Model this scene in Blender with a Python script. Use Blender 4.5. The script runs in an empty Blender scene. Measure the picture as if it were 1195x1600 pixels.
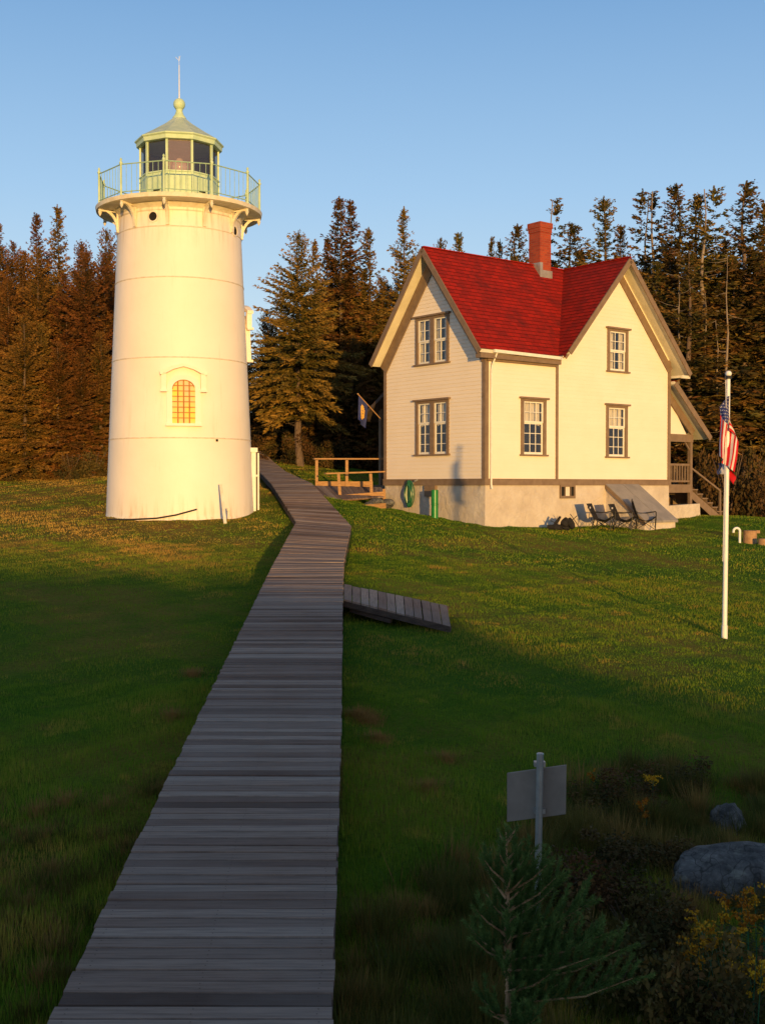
import bpy, math, random
import numpy as np
from mathutils import Vector, Matrix
random.seed(7)
rng = np.random.default_rng(11)
sc = bpy.context.scene
COL = sc.collection
R = math.radians
PI = math.pi
F = 1825.0          # focal length in photo pixels (1195 x 1600); eye level is world z = 0
HZ = 760.4

def at(px, py, Y):
    """world point seen at photo pixel (px, py) at depth Y"""
    p = -0.0217
    yn = (800 - py) / F; xn = (px - 597.5) / F
    c, s = math.cos(p), math.sin(p)
    fy = c - s * yn; fz = s + c * yn
    return Vector((xn * Y / fy, Y, fz * Y / fy))

# ------------------------------------------------------------------ helpers
def tag(o, label=None, cat=None, group=None, kind=None):
    if label: o['label'] = label
    if cat: o['category'] = cat
    if group: o['group'] = group
    if kind: o['kind'] = kind
    return o

def empty(name, loc=(0, 0, 0), rz=0.0, parent=None):
    o = bpy.data.objects.new(name, None)
    COL.objects.link(o); o.location = loc; o.rotation_euler = (0, 0, rz)
    o.empty_display_size = 0.3
    if parent: o.parent = parent
    return o

class MB:
    def __init__(s):
        s.v = []; s.f = []; s.uv = []; s.mi = []
    def add(s, vs, fs, uvs=None, mi=0):
        b = len(s.v)
        s.v += [tuple(v) for v in vs]
        s.uv += list(uvs) if uvs else [(v[0], v[2]) for v in vs]
        for f in fs:
            s.f.append(tuple(i + b for i in f)); s.mi.append(mi)
    def box(s, x0, x1, y0, y1, z0, z1, mi=0):
        vs = [(x, y, z) for z in (z0, z1) for y in (y0, y1) for x in (x0, x1)]
        s.add(vs, [(0, 2, 3, 1), (4, 5, 7, 6), (0, 1, 5, 4), (2, 6, 7, 3), (0, 4, 6, 2), (1, 3, 7, 5)], mi=mi)
    def obox(s, p0, p1, w, h, up=(0, 0, 1), mi=0, uvo=0.0):
        """box along p0-p1, w across, h along up"""
        p0 = Vector(p0); p1 = Vector(p1); d = (p1 - p0)
        L = d.length; d.normalize()
        sd = d.cross(Vector(up)).normalized(); u = sd.cross(d).normalized()
        vs = []; uv = []
        for (a, q) in ((p0, 0), (p1, L)):
            for (i, j) in ((-1, -1), (1, -1), (1, 1), (-1, 1)):
                vs.append(a + sd * (w / 2 * i) + u * (h / 2 * j)); uv.append((q, uvo + i * w / 2 + j * h * .5))
        s.add(vs, [(0, 1, 2, 3), (7, 6, 5, 4), (0, 4, 5, 1), (1, 5, 6, 2), (2, 6, 7, 3), (3, 7, 4, 0)], uv, mi)
    def tube(s, pts, r, n=8, mi=0, cap=True):
        pts = [Vector(p) for p in pts]
        rs = r if isinstance(r, (list, tuple)) else [r] * len(pts)
        vs = []; fs = []; ref = None
        for i, p in enumerate(pts):
            if i == 0: d = pts[1] - p
            elif i == len(pts) - 1: d = p - pts[i - 1]
            else: d = pts[i + 1] - pts[i - 1]
            d.normalize()
            if ref is None: ref = Vector((0, 0, 1)) if abs(d.z) < .9 else Vector((1, 0, 0))
            a = d.cross(ref).normalized(); b = d.cross(a).normalized(); ref = a.cross(d)
            for k in range(n):
                t = 2 * PI * k / n
                vs.append(p + a * (rs[i] * math.cos(t)) + b * (rs[i] * math.sin(t)))
        for i in range(len(pts) - 1):
            for k in range(n):
                k2 = (k + 1) % n
                fs.append((i * n + k, i * n + k2, (i + 1) * n + k2, (i + 1) * n + k))
        if cap:
            fs.append(tuple(range(n))[::-1]); fs.append(tuple(range((len(pts) - 1) * n, len(pts) * n)))
        s.add(vs, fs, None, mi)
    def lathe(s, prof, n=32, c=(0, 0, 0), a0=0.0, mi=0, ccap=True):
        """prof: list of (r, z) bottom to top"""
        vs = []; fs = []; uv = []
        for (r, z) in prof:
            for k in range(n):
                t = a0 + 2 * PI * k / n
                vs.append((c[0] + r * math.cos(t), c[1] + r * math.sin(t), c[2] + z)); uv.append((t * 2, z))
        for i in range(len(prof) - 1):
            for k in range(n):
                k2 = (k + 1) % n
                fs.append((i * n + k, i * n + k2, (i + 1) * n + k2, (i + 1) * n + k))
        if ccap:
            if prof[0][0] > 1e-4: fs.append(tuple(range(n))[::-1])
            if prof[-1][0] > 1e-4: fs.append(tuple(range((len(prof) - 1) * n, len(prof) * n)))
        s.add(vs, fs, uv, mi)
    def poly(s, pts, mi=0, uvs=None):
        s.add(pts, [tuple(range(len(pts)))], uvs, mi)
    def prism(s, pts, off, mi=0):
        """closed prism: polygon pts extruded by vector off"""
        n = len(pts); off = Vector(off)
        vs = [Vector(p) for p in pts] + [Vector(p) + off for p in pts]
        fs = [tuple(range(n))[::-1], tuple(range(n, 2 * n))]
        for k in range(n):
            k2 = (k + 1) % n
            fs.append((k, k2, n + k2, n + k))
        s.add(vs, fs, None, mi)
    def build(s, name, mat, parent=None, smooth=False, bevel=0, mats=None):
        me = bpy.data.meshes.new(name)
        me.from_pydata(s.v, [], s.f)
        for m in (mats or [mat]): me.materials.append(m)
        if mats: me.polygons.foreach_set('material_index', s.mi)
        uvl = me.uv_layers.new(name='UVMap')
        li = np.empty(len(me.loops), np.int32); me.loops.foreach_get('vertex_index', li)
        uvl.data.foreach_set('uv', np.array(s.uv, np.float32)[li].ravel())
        if smooth:
            me.polygons.foreach_set('use_smooth', [True] * len(me.polygons))
            try: me.set_sharp_from_angle(angle=R(40))
            except Exception: pass
        me.update()
        o = bpy.data.objects.new(name, me); COL.objects.link(o)
        if parent: o.parent = parent
        if bevel:
            b = o.modifiers.new('Bevel', 'BEVEL'); b.width = bevel; b.segments = 2; b.limit_method = 'ANGLE'; b.angle_limit = R(40)
        return o

def npmesh(name, V, Fq, mat, parent=None, corners=4, attr=None):
    """fast mesh from numpy arrays; Fq (n, corners) indices"""
    me = bpy.data.meshes.new(name)
    n = len(Fq)
    me.vertices.add(len(V)); me.vertices.foreach_set('co', np.asarray(V, np.float32).ravel())
    me.loops.add(n * corners); me.loops.foreach_set('vertex_index', np.asarray(Fq, np.int32).ravel())
    me.polygons.add(n)
    me.polygons.foreach_set('loop_start', np.arange(0, n * corners, corners, dtype=np.int32))
    try: me.polygons.foreach_set('loop_total', np.full(n, corners, np.int32))
    except Exception: pass
    me.materials.append(mat)
    if attr is not None:
        a = me.attributes.new('tone', 'FLOAT', 'POINT'); a.data.foreach_set('value', np.asarray(attr, np.float32))
    me.update(calc_edges=True); me.validate()
    o = bpy.data.objects.new(name, me); COL.objects.link(o)
    if parent: o.parent = parent
    return o

# ------------------------------------------------------------------ materials
def newmat(name):
    m = bpy.data.materials.new(name); m.use_nodes = True
    nt = m.node_tree; nt.nodes.clear()
    out = nt.nodes.new('ShaderNodeOutputMaterial')
    b = nt.nodes.new('ShaderNodeBsdfPrincipled')
    nt.links.new(b.outputs[0], out.inputs[0])
    return m, nt, b, out

def coords(nt, kind='Object', scale=(1, 1, 1)):
    tc = nt.nodes.new('ShaderNodeTexCoord'); mp = nt.nodes.new('ShaderNodeMapping')
    nt.links.new(tc.outputs[kind], mp.inputs[0]); mp.inputs['Scale'].default_value = scale
    return mp.outputs[0]

def noise(nt, vec, scale, detail=5, rough=.6, dist=0):
    n = nt.nodes.new('ShaderNodeTexNoise'); nt.links.new(vec, n.inputs['Vector'])
    n.inputs['Scale'].default_value = scale; n.inputs['Detail'].default_value = detail
    n.inputs['Roughness'].default_value = rough; n.inputs['Distortion'].default_value = dist
    return n.outputs['Fac']

def ramp(nt, fac, stops):
    r = nt.nodes.new('ShaderNodeValToRGB'); nt.links.new(fac, r.inputs[0])
    el = r.color_ramp.elements
    while len(el) < len(stops): el.new(0.5)
    for e, (p, c) in zip(el, stops):
        e.position = p; e.color = (*c, 1) if len(c) == 3 else c
    return r.outputs[0]

def mixc(nt, fac, a, b, mode='MIX'):
    m = nt.nodes.new('ShaderNodeMix'); m.data_type = 'RGBA'; m.blend_type = mode
    for k, v in ((0, fac), (6, a), (7, b)):
        if isinstance(v, (int, float)): m.inputs[k].default_value = v
        elif isinstance(v, tuple): m.inputs[k].default_value = (*v, 1) if len(v) == 3 else v
        else: nt.links.new(v, m.inputs[k])
    return m.outputs[2]

def bump(nt, b, h, strength=.3, dist=.02):
    bn = nt.nodes.new('ShaderNodeBump'); nt.links.new(h, bn.inputs['Height'])
    bn.inputs['Strength'].default_value = strength; bn.inputs['Distance'].default_value = dist
    nt.links.new(bn.outputs[0], b.inputs['Normal']); return bn

def simple(name, c1, c2, scale=6, rough=.7, bs=.2, bd=.01, kind='Object', sc3=(1, 1, 1), metal=0, mid=(.35, .65), spec=.3):
    m, nt, b, _ = newmat(name)
    v = coords(nt, kind, sc3); f = noise(nt, v, scale)
    nt.links.new(ramp(nt, f, [(mid[0], c1), (mid[1], c2)]), b.inputs['Base Color'])
    b.inputs['Roughness'].default_value = rough; b.inputs['Metallic'].default_value = metal
    b.inputs['Specular IOR Level'].default_value = spec
    if bs: bump(nt, b, noise(nt, v, scale * 4), bs, bd)
    return m

M = {}
# tower paint: cream white with faint vertical weather streaks and rust below the gallery
def tower_paint():
    m, nt, b, _ = newmat('tower_paint')
    v = coords(nt); f = noise(nt, v, .7, 4)
    st = coords(nt, 'Object', (3, 3, .25)); s = noise(nt, st, 2.2, 6, .65)
    base = ramp(nt, f, [(.3, (.82, .725, .61)), (.7, (.88, .785, .68))])
    c = mixc(nt, ramp(nt, s, [(.60, (0, 0, 0)), (.82, (.4, .4, .4))]), base, (.60, .47, .33))
    tz = nt.nodes.new('ShaderNodeSeparateXYZ'); nt.links.new(v, tz.inputs[0])
    hi = nt.nodes.new('ShaderNodeMapRange'); nt.links.new(tz.outputs[2], hi.inputs[0]); hi.inputs[1].default_value = 7.0; hi.inputs[2].default_value = 8.1
    lo = nt.nodes.new('ShaderNodeMapRange'); nt.links.new(tz.outputs[2], lo.inputs[0]); lo.inputs[1].default_value = .75; lo.inputs[2].default_value = .05
    sm = nt.nodes.new('ShaderNodeMath'); sm.operation = 'ADD'; nt.links.new(hi.outputs[0], sm.inputs[0]); nt.links.new(lo.outputs[0], sm.inputs[1])
    sm2 = nt.nodes.new('ShaderNodeMath'); sm2.operation = 'MULTIPLY'; nt.links.new(sm.outputs[0], sm2.inputs[0]); nt.links.new(ramp(nt, s, [(.48, (0, 0, 0)), (.7, (.7, .7, .7))]), sm2.inputs[1])
    c = mixc(nt, sm2.outputs[0], c, (.50, .33, .18))
    sp = noise(nt, v, 9, 3, .7)
    c = mixc(nt, ramp(nt, sp, [(.72, (0, 0, 0)), (.78, (.5, .5, .5))]), c, (.55, .42, .30))
    nt.links.new(c, b.inputs['Base Color']); b.inputs['Roughness'].default_value = .55
    b.inputs['Specular IOR Level'].default_value = .3
    bump(nt, b, noise(nt, v, 3.0, 6), .25, .03); return m
M['tower'] = tower_paint()
M['seam'] = simple('seam_paint', (.60, .50, .38), (.74, .65, .53), 9, .8, .1)
M['gallery'] = simple('gallery_paint', (.66, .58, .44), (.78, .72, .60), 6, .6, .2)
M['green'] = simple('green_trim_paint', (.46, .60, .38), (.56, .68, .46), 5, .55, .15)
M['green_dark'] = simple('green_rail_paint', (.26, .42, .30), (.38, .52, .36), 9, .55, .1)
M['roofmetal'] = simple('lantern_roof_metal', (.42, .52, .42), (.56, .64, .50), 4, .5, .1, metal=.1)
M['dark'] = simple('dark_interior', (.012, .011, .011), (.02, .018, .016), 4, .9, 0)
M['lens'] = simple('lens_glass', (.6, .55, .5), (.8, .75, .68), 4, .15, 0, spec=.8)
M['pink_back'] = simple('lantern_curtain', (.36, .26, .22), (.46, .35, .30), 3, .8, .1)
M['trim'] = simple('taupe_trim', (.185, .125, .082), (.235, .165, .11), 5, .62, .15)
M['sash'] = simple('white_sash', (.72, .69, .62), (.82, .79, .72), 7, .5, .1)
M['soffit'] = simple('cream_soffit', (.60, .56, .45), (.70, .66, .54), 3, .7, .1)
M['curtain'] = simple('curtain_cloth', (.55, .5, .42), (.8, .74, .64), 14, .9, .3, sc3=(1, 1, .1))
M['metal'] = simple('grey_metal', (.32, .33, .34), (.42, .43, .43), 12, .42, .1, metal=.7)
M['white_metal'] = simple('white_painted_metal', (.74, .74, .72), (.82, .82, .8), 6, .4, .05)
M['signback'] = simple('sign_back_aluminium', (.22, .185, .16), (.28, .24, .21), 5, .5, .1, metal=.2)
M['black'] = simple('black_canvas', (.012, .011, .012), (.022, .02, .02), 20, .85, .2)
M['black_tube'] = simple('black_tube', (.015, .015, .015), (.03, .03, .03), 9, .4, 0)
M['red'] = simple('flag_red', (.50, .008, .014), (.58, .012, .02), 12, .75, .1)
M['white'] = simple('flag_white', (.58, .54, .52), (.66, .62, .60), 12, .75, .1)
M['blue'] = simple('flag_blue', (.02, .03, .12), (.03, .04, .16), 12, .75, .1)
M['gold'] = simple('flag_gold', (.55, .32, .06), (.7, .42, .10), 30, .75, .1)
M['hose'] = simple('green_hose', (.01, .09, .04), (.02, .14, .06), 9, .35, 0, spec=.6)
M['tubegreen'] = simple('green_plastic', (.01, .16, .03), (.02, .22, .05), 5, .35, .1, spec=.5)
M['stump'] = simple('stump_wood', (.30, .17, .09), (.42, .26, .14), 8, .85, .3)
M['rustbar'] = simple('rusty_window_bars', (.36, .13, .035), (.46, .20, .06), 9, .8, .2)
M['nail'] = simple('rusty_nail_heads', (.03, .018, .012), (.06, .03, .02), 9, .7, 0)
M['bark'] = simple('spruce_bark', (.085, .055, .04), (.17, .12, .09), 9, .95, .6, .03, sc3=(1, 1, .3))
M['deadbark'] = simple('dead_bark', (.16, .12, .09), (.30, .24, .19), 9, .95, .5, .02, sc3=(1, 1, .3))
M['lumber'] = simple('railing_lumber', (.30, .165, .075), (.44, .26, .12), 5, .8, .3, sc3=(1, 1, 6))
M['bulk'] = simple('bulkhead_door_paint', (.24, .22, .21), (.31, .28, .26), 3, .65, .2)
M['brick_flash'] = simple('chimney_flashing', (.30, .28, .26), (.42, .38, .35), 5, .5, .1, metal=.4)

def siding(name, c1, c2):
    m, nt, b, _ = newmat(name)
    v = coords(nt, 'UV', (1, 1, 1)); f = noise(nt, v, .9, 5)
    g = coords(nt, 'UV', (.6, 9, 1)); gf = noise(nt, g, 4, 5, .7)
    isl = nt.nodes.new('ShaderNodeNewGeometry')
    c = ramp(nt, f, [(.3, c1), (.7, c2)])
    c = mixc(nt, .06, c, ramp(nt, gf, [(.3, (.45, .36, .28)), (.7, (.9, .88, .84))]))
    c = mixc(nt, ramp(nt, isl.outputs['Random Per Island'], [(0, (0, 0, 0)), (1, (.09, .09, .09))]), c, (.62, .54, .44))
    nt.links.new(c, b.inputs['Base Color']); b.inputs['Roughness'].default_value = .6
    b.inputs['Specular IOR Level'].default_value = .25
    bump(nt, b, gf, .25, .006); return m
M['siding'] = siding('clapboard_paint', (.84, .735, .60), (.89, .79, .67))

def shingles():
    m, nt, b, _ = newmat('red_shingles')
    v = coords(nt, 'UV')
    br = nt.nodes.new('ShaderNodeTexBrick'); nt.links.new(v, br.inputs['Vector'])
    br.inputs['Scale'].default_value = 1.0; br.inputs['Brick Width'].default_value = .30
    br.inputs['Row Height'].default_value = .16; br.inputs['Mortar Size'].default_value = .008
    br.inputs['Color1'].default_value = (.36, .015, .008, 1); br.inputs['Color2'].default_value = (.22, .010, .007, 1)
    br.inputs['Mortar'].default_value = (.07, .008, .008, 1); br.offset = .5
    f = noise(nt, v, 1.1, 5, .7)
    c = mixc(nt, ramp(nt, f, [(.46, (0, 0, 0)), (.66, (.8, .8, .8))]), br.outputs['Color'], (.085, .012, .012))
    f2 = noise(nt, v, 5, 3)
    c = mixc(nt, ramp(nt, f2, [(.3, (.25, .25, .25)), (.7, (0, 0, 0))]), c, (.42, .018, .009))
    nt.links.new(c, b.inputs['Base Color']); b.inputs['Roughness'].default_value = .85
    b.inputs['Specular IOR Level'].default_value = .15
    bump(nt, b, noise(nt, v, 60, 3), .5, .01); return m
M['shingle'] = shingles()

def bricks():
    m, nt, b, _ = newmat('chimney_brick')
    tc = nt.nodes.new('ShaderNodeTexCoord'); sp = nt.nodes.new('ShaderNodeSeparateXYZ'); nt.links.new(tc.outputs['Object'], sp.inputs[0])
    ad = nt.nodes.new('ShaderNodeMath'); ad.operation = 'ADD'; nt.links.new(sp.outputs[0], ad.inputs[0]); nt.links.new(sp.outputs[1], ad.inputs[1])
    cb = nt.nodes.new('ShaderNodeCombineXYZ'); nt.links.new(ad.outputs[0], cb.inputs[0]); nt.links.new(sp.outputs[2], cb.inputs[1])
    br = nt.nodes.new('ShaderNodeTexBrick'); nt.links.new(cb.outputs[0], br.inputs['Vector'])
    br.inputs['Scale'].default_value = 1.0; br.inputs['Brick Width'].default_value = .21
    br.inputs['Row Height'].default_value = .072; br.inputs['Mortar Size'].default_value = .006
    br.inputs['Color1'].default_value = (.36, .050, .014, 1); br.inputs['Color2'].default_value = (.25, .030, .012, 1)
    br.inputs['Mortar'].default_value = (.26, .09, .045, 1)
    nt.links.new(br.outputs['Color'], b.inputs['Base Color']); b.inputs['Roughness'].default_value = .85
    bump(nt, b, br.outputs['Fac'], -.4, .01); return m
M['brick'] = bricks()

def plaster():
    m, nt, b, _ = newmat('foundation_plaster')
    v = coords(nt); f = noise(nt, v, 1.5, 6, .65)
    c = ramp(nt, f, [(.3, (.46, .39, .33)), (.55, (.57, .50, .43)), (.75, (.64, .58, .51))])
    tc = nt.nodes.new('ShaderNodeTexCoord'); sp = nt.nodes.new('ShaderNodeSeparateXYZ'); nt.links.new(tc.outputs['Object'], sp.inputs[0])
    c = mixc(nt, ramp(nt, sp.outputs[2], [(.0, (0, 0, 0)), (1, (0, 0, 0))]), c, (.2, .15, .1))
    nt.links.new(c, b.inputs['Base Color']); b.inputs['Roughness'].default_value = .9
    bump(nt, b, noise(nt, v, 3.2, 8, .6, .6), .9, .06); return m
M['plaster'] = plaster()

def wood(name, stops, rough=.8, grain=(1.2, 22)):
    m, nt, b, _ = newmat(name)
    g = nt.nodes.new('ShaderNodeNewGeometry')
    cb = nt.nodes.new('ShaderNodeCombineXYZ')
    mu = nt.nodes.new('ShaderNodeMath'); mu.operation = 'MULTIPLY'; mu.inputs[1].default_value = 37.0
    nt.links.new(g.outputs['Random Per Island'], mu.inputs[0]); nt.links.new(mu.outputs[0], cb.inputs[2])
    v = coords(nt, 'UV', (grain[0], grain[1], 1))
    ad = nt.nodes.new('ShaderNodeVectorMath'); ad.operation = 'ADD'
    nt.links.new(v, ad.inputs[0]); nt.links.new(cb.outputs[0], ad.inputs[1])
    f = noise(nt, ad.outputs[0], 2.0, 7, .7)
    c = ramp(nt, g.outputs['Random Per Island'], stops)
    c = mixc(nt, ramp(nt, f, [(.34, (.55, .55, .55)), (.58, (0, 0, 0))]), c, (.065, .042, .036))
    big = coords(nt, 'Object'); bf = noise(nt, big, .8, 4)
    c = mixc(nt, ramp(nt, bf, [(.4, (0, 0, 0)), (.7, (.35, .35, .35))]), c, (.27, .23, .21))
    nt.links.new(c, b.inputs['Base Color']); b.inputs['Roughness'].default_value = rough
    b.inputs['Specular IOR Level'].default_value = .2
    bump(nt, b, f, .6, .008); return m
M['boards'] = wood('weathered_boards', [(0, (.085, .055, .045)), (.14, (.19, .125, .100)), (.6, (.26, .185, .150)), (1, (.36, .28, .235))])
M['stringer'] = simple('stringer_timber', (.05, .035, .03), (.10, .07, .055), 6, .9, .4, sc3=(1, 1, 4))

def foliage(name, a, b_, c_, trans=.15):
    m, nt, b, out = newmat(name)
    g = nt.nodes.new('ShaderNodeNewGeometry'); oi = nt.nodes.new('ShaderNodeObjectInfo')
    at_ = nt.nodes.new('ShaderNodeAttribute'); at_.attribute_name = 'tone'
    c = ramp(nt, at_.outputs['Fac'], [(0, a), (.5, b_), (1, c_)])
    hs = nt.nodes.new('ShaderNodeHueSaturation'); nt.links.new(c, hs.inputs['Color'])
    mr = nt.nodes.new('ShaderNodeMapRange'); nt.links.new(oi.outputs['Random'], mr.inputs[0])
    mr.inputs[3].default_value = .7; mr.inputs[4].default_value = 1.3; nt.links.new(mr.outputs[0], hs.inputs['Value'])
    mr2 = nt.nodes.new('ShaderNodeMapRange'); nt.links.new(oi.outputs['Random'], mr2.inputs[0])
    mr2.inputs[3].default_value = .475; mr2.inputs[4].default_value = .515; nt.links.new(mr2.outputs[0], hs.inputs['Hue'])
    nt.links.new(hs.outputs[0], b.inputs['Base Color']); b.inputs['Roughness'].default_value = .75
    b.inputs['Specular IOR Level'].default_value = .15
    tr = nt.nodes.new('ShaderNodeBsdfTranslucent'); nt.links.new(hs.outputs[0], tr.inputs[0])
    mx = nt.nodes.new('ShaderNodeMixShader'); mx.inputs[0].default_value = trans
    nt.links.new(b.outputs[0], mx.inputs[1]); nt.links.new(tr.outputs[0], mx.inputs[2]); nt.links.new(mx.outputs[0], out.inputs[0])
    return m
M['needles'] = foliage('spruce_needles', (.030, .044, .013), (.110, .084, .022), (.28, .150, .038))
M['needles_sunlit'] = foliage('sunlit_spruce_needles', (.040, .042, .011), (.155, .084, .018), (.31, .150, .032))  # orange of the low sun put into the needle colour
M['needles_mid'] = foliage('mid_sunlit_spruce_needles', (.034, .044, .012), (.135, .084, .019), (.30, .150, .034))  # same spruce, milder sun glow put into the colour
M['sapling'] = foliage('sapling_needles', (.03, .080, .022), (.07, .145, .036), (.14, .22, .055))
M['shrub'] = foliage('shrub_leaves', (.04, .040, .013), (.085, .058, .018), (.14, .078, .024))
M['darkshrub'] = foliage('low_shrub_leaves', (.03, .035, .010), (.08, .06, .018), (.15, .08, .025))
M['scrub'] = foliage('scrub_blades', (.04, .07, .012), (.13, .115, .024), (.34, .20, .06), .25)
M['grass'] = foliage('grass_blades', (.075, .185, .010), (.18, .255, .018), (.48, .29, .06), .3)
M['goldleaf'] = foliage('goldenrod_leaves', (.02, .035, .010), (.04, .055, .014), (.08, .07, .02))
M['goldflower'] = foliage('goldenrod_flowers', (.34, .14, .007), (.42, .21, .01), (.55, .32, .02))

def ground_mat():
    m, nt, b, _ = newmat('lawn_ground')
    v = coords(nt); f = noise(nt, v, .35, 6, .6); f2 = noise(nt, v, 2.6, 6, .7); f3 = noise(nt, v, 22, 5, .7)
    c = ramp(nt, f, [(.38, (.06, .16, .010)), (.50, (.105, .185, .014)), (.62, (.26, .19, .036))])
    c = mixc(nt, ramp(nt, f2, [(.55, (0, 0, 0)), (.75, (.75, .75, .75))]), c, (.20, .13, .04))
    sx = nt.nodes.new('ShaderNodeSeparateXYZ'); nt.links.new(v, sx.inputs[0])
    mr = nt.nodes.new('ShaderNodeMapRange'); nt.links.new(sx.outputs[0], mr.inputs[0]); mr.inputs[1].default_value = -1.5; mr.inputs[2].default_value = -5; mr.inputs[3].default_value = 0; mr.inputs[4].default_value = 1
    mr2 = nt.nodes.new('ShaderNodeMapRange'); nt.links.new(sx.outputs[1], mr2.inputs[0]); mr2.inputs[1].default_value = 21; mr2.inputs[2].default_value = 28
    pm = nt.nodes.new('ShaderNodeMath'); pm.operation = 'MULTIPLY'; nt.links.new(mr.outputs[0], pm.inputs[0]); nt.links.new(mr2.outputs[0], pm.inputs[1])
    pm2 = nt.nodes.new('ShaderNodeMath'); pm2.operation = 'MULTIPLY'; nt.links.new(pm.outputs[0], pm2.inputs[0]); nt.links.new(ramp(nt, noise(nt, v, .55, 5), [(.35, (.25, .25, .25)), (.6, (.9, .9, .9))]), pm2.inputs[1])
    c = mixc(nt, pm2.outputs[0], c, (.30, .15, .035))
    c = mixc(nt, ramp(nt, f3, [(.35, (.5, .5, .5)), (.6, (0, 0, 0))]), c, (.03, .055, .008))
    nt.links.new(c, b.inputs['Base Color']); b.inputs['Roughness'].default_value = .95
    b.inputs['Specular IOR Level'].default_value = .05
    bump(nt, b, f3, 1.0, .08); return m
M['ground'] = ground_mat()

def rock_mat():
    m, nt, b, _ = newmat('granite')
    v = coords(nt); f = noise(nt, v, 5, 8, .7, .4); f2 = noise(nt, v, 28, 4, .7)
    c = ramp(nt, f, [(.38, (.022, .022, .024)), (.47, (.10, .10, .10)), (.62, (.24, .235, .23))])
    c = mixc(nt, ramp(nt, f2, [(.4, (.5, .5, .5)), (.6, (0, 0, 0))]), c, (.08, .08, .085))
    vo = nt.nodes.new('ShaderNodeTexVoronoi'); vo.feature = 'DISTANCE_TO_EDGE'; vo.inputs['Scale'].default_value = 4.5
    wv = nt.nodes.new('ShaderNodeVectorMath'); wv.operation = 'ADD'; nw = nt.nodes.new('ShaderNodeTexNoise'); nw.inputs['Scale'].default_value = 3; nt.links.new(v, nw.inputs['Vector'])
    nt.links.new(v, wv.inputs[0]); nt.links.new(nw.outputs['Color'], wv.inputs[1]); nt.links.new(wv.outputs[0], vo.inputs['Vector'])
    c = mixc(nt, ramp(nt, vo.outputs['Distance'], [(0, (.9, .9, .9)), (.035, (0, 0, 0))]), c, (.02, .02, .02))
    c = mixc(nt, ramp(nt, noise(nt, v, 7, 3), [(.58, (0, 0, 0)), (.68, (.5, .5, .5))]), c, (.30, .31, .26))
    nt.links.new(c, b.inputs['Base Color']); b.inputs['Roughness'].default_value = .85
    bump(nt, b, f, 1.0, .12); return m
M['rock'] = rock_mat()

def glass_mat(name, tint, refl=.22, diff=.12, dcol=(.3, .25, .2)):
    m, nt, b, out = newmat(name); nt.nodes.remove(b)
    t = nt.nodes.new('ShaderNodeBsdfTransparent'); t.inputs[0].default_value = (*tint, 1)
    g = nt.nodes.new('ShaderNodeBsdfGlossy'); g.inputs[0].default_value = (.9, .9, .9, 1); g.inputs[1].default_value = .04
    d = nt.nodes.new('ShaderNodeBsdfDiffuse'); d.inputs[0].default_value = (*dcol, 1)
    v = coords(nt); n = noise(nt, v, 2.5, 2); bn = nt.nodes.new('ShaderNodeBump'); nt.links.new(n, bn.inputs['Height'])
    bn.inputs['Strength'].default_value = .12; bn.inputs['Distance'].default_value = .02; nt.links.new(bn.outputs[0], g.inputs['Normal'])
    m1 = nt.nodes.new('ShaderNodeMixShader'); m1.inputs[0].default_value = diff
    nt.links.new(t.outputs[0], m1.inputs[1]); nt.links.new(d.outputs[0], m1.inputs[2])
    m2 = nt.nodes.new('ShaderNodeMixShader'); m2.inputs[0].default_value = refl
    nt.links.new(m1.outputs[0], m2.inputs[1]); nt.links.new(g.outputs[0], m2.inputs[2])
    nt.links.new(m2.outputs[0], out.inputs[0]); return m
M['glass'] = glass_mat('window_glass', (.9, .9, .88), .07, .03)
M['lantern_glass'] = glass_mat('dusty_lantern_glass', (.6, .58, .56), .06, .05, (.5, .4, .35))
M['front_glass'] = glass_mat('sunlit_lantern_glass', (.8, .7, .65), .08, .22, (.62, .42, .34))  # front pane: warm sun reflection mixed in as pink diffuse colour

# ------------------------------------------------------------------ terrain
ctrl = []   # (X, Y, z)
def cp(px, py, Y): p = at(px, py, Y); ctrl.append((p.x, p.y, p.z))
for X, Y, z in [(-.87, 5.3, -2.74), (-1.0, 10, -2.40), (-1.14, 14.3, -2.14), (-1.35, 21.2, -1.71), (-1.44, 28.8, -1.16),
                (-2.7, 34.5, -.16), (-3.8, 41, .36), (-4.9, 48, 1.1), (-.9, 0, -3.0), (-6, 0, -3.1), (9, 0, -3.2), (0, -14, -3.1), (-14, -14, -3.1), (16, -14, -3.1),
                (-6, 8, -2.75), (-8, 15, -2.1), (-9, 22, -1.55), (-14, 30, -.9), (-16, 42, .2), (-12, 50, .9), (-25, 45, .5), (-22, 20, -1.7),
                (2.4, 7, -2.95), (5, 9, -3.1), (4, 12, -2.64), (2, 16, -2.15), (5.57, 19, -2.47), (10.5, 20, -2.75), (14, 14, -3.1), (16, 30, -2.0), (20, 45, -1.6),
                (2.2, 24, -1.82), (5, 29, -1.78), (8.5, 33, -1.55), (10.8, 38.5, -1.1), (14, 48, -1.4), (6, 50, -.6), (0, 52, .6), (9, 58, -1.0), (18, 60, -1.5), (-8, 60, 1.5), (-20, 62, 1.0)]:
    ctrl.append((X, Y, z))
cp(283, 812, 29.85); cp(170, 803, 31.8); cp(400, 801, 31.8); cp(283, 786, 33.8)
cp(756, 822, 34); cp(680, 808, 35.8); cp(604, 794, 37.7); cp(873, 823, 35.85); cp(1000, 820, 38.0); cp(1044, 814, 39.2); cp(1092, 806, 40.2)
cp(1160, 838, 35); cp(40, 742, 44); cp(150, 740, 44)
ctrl = np.array(ctrl)
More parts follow.
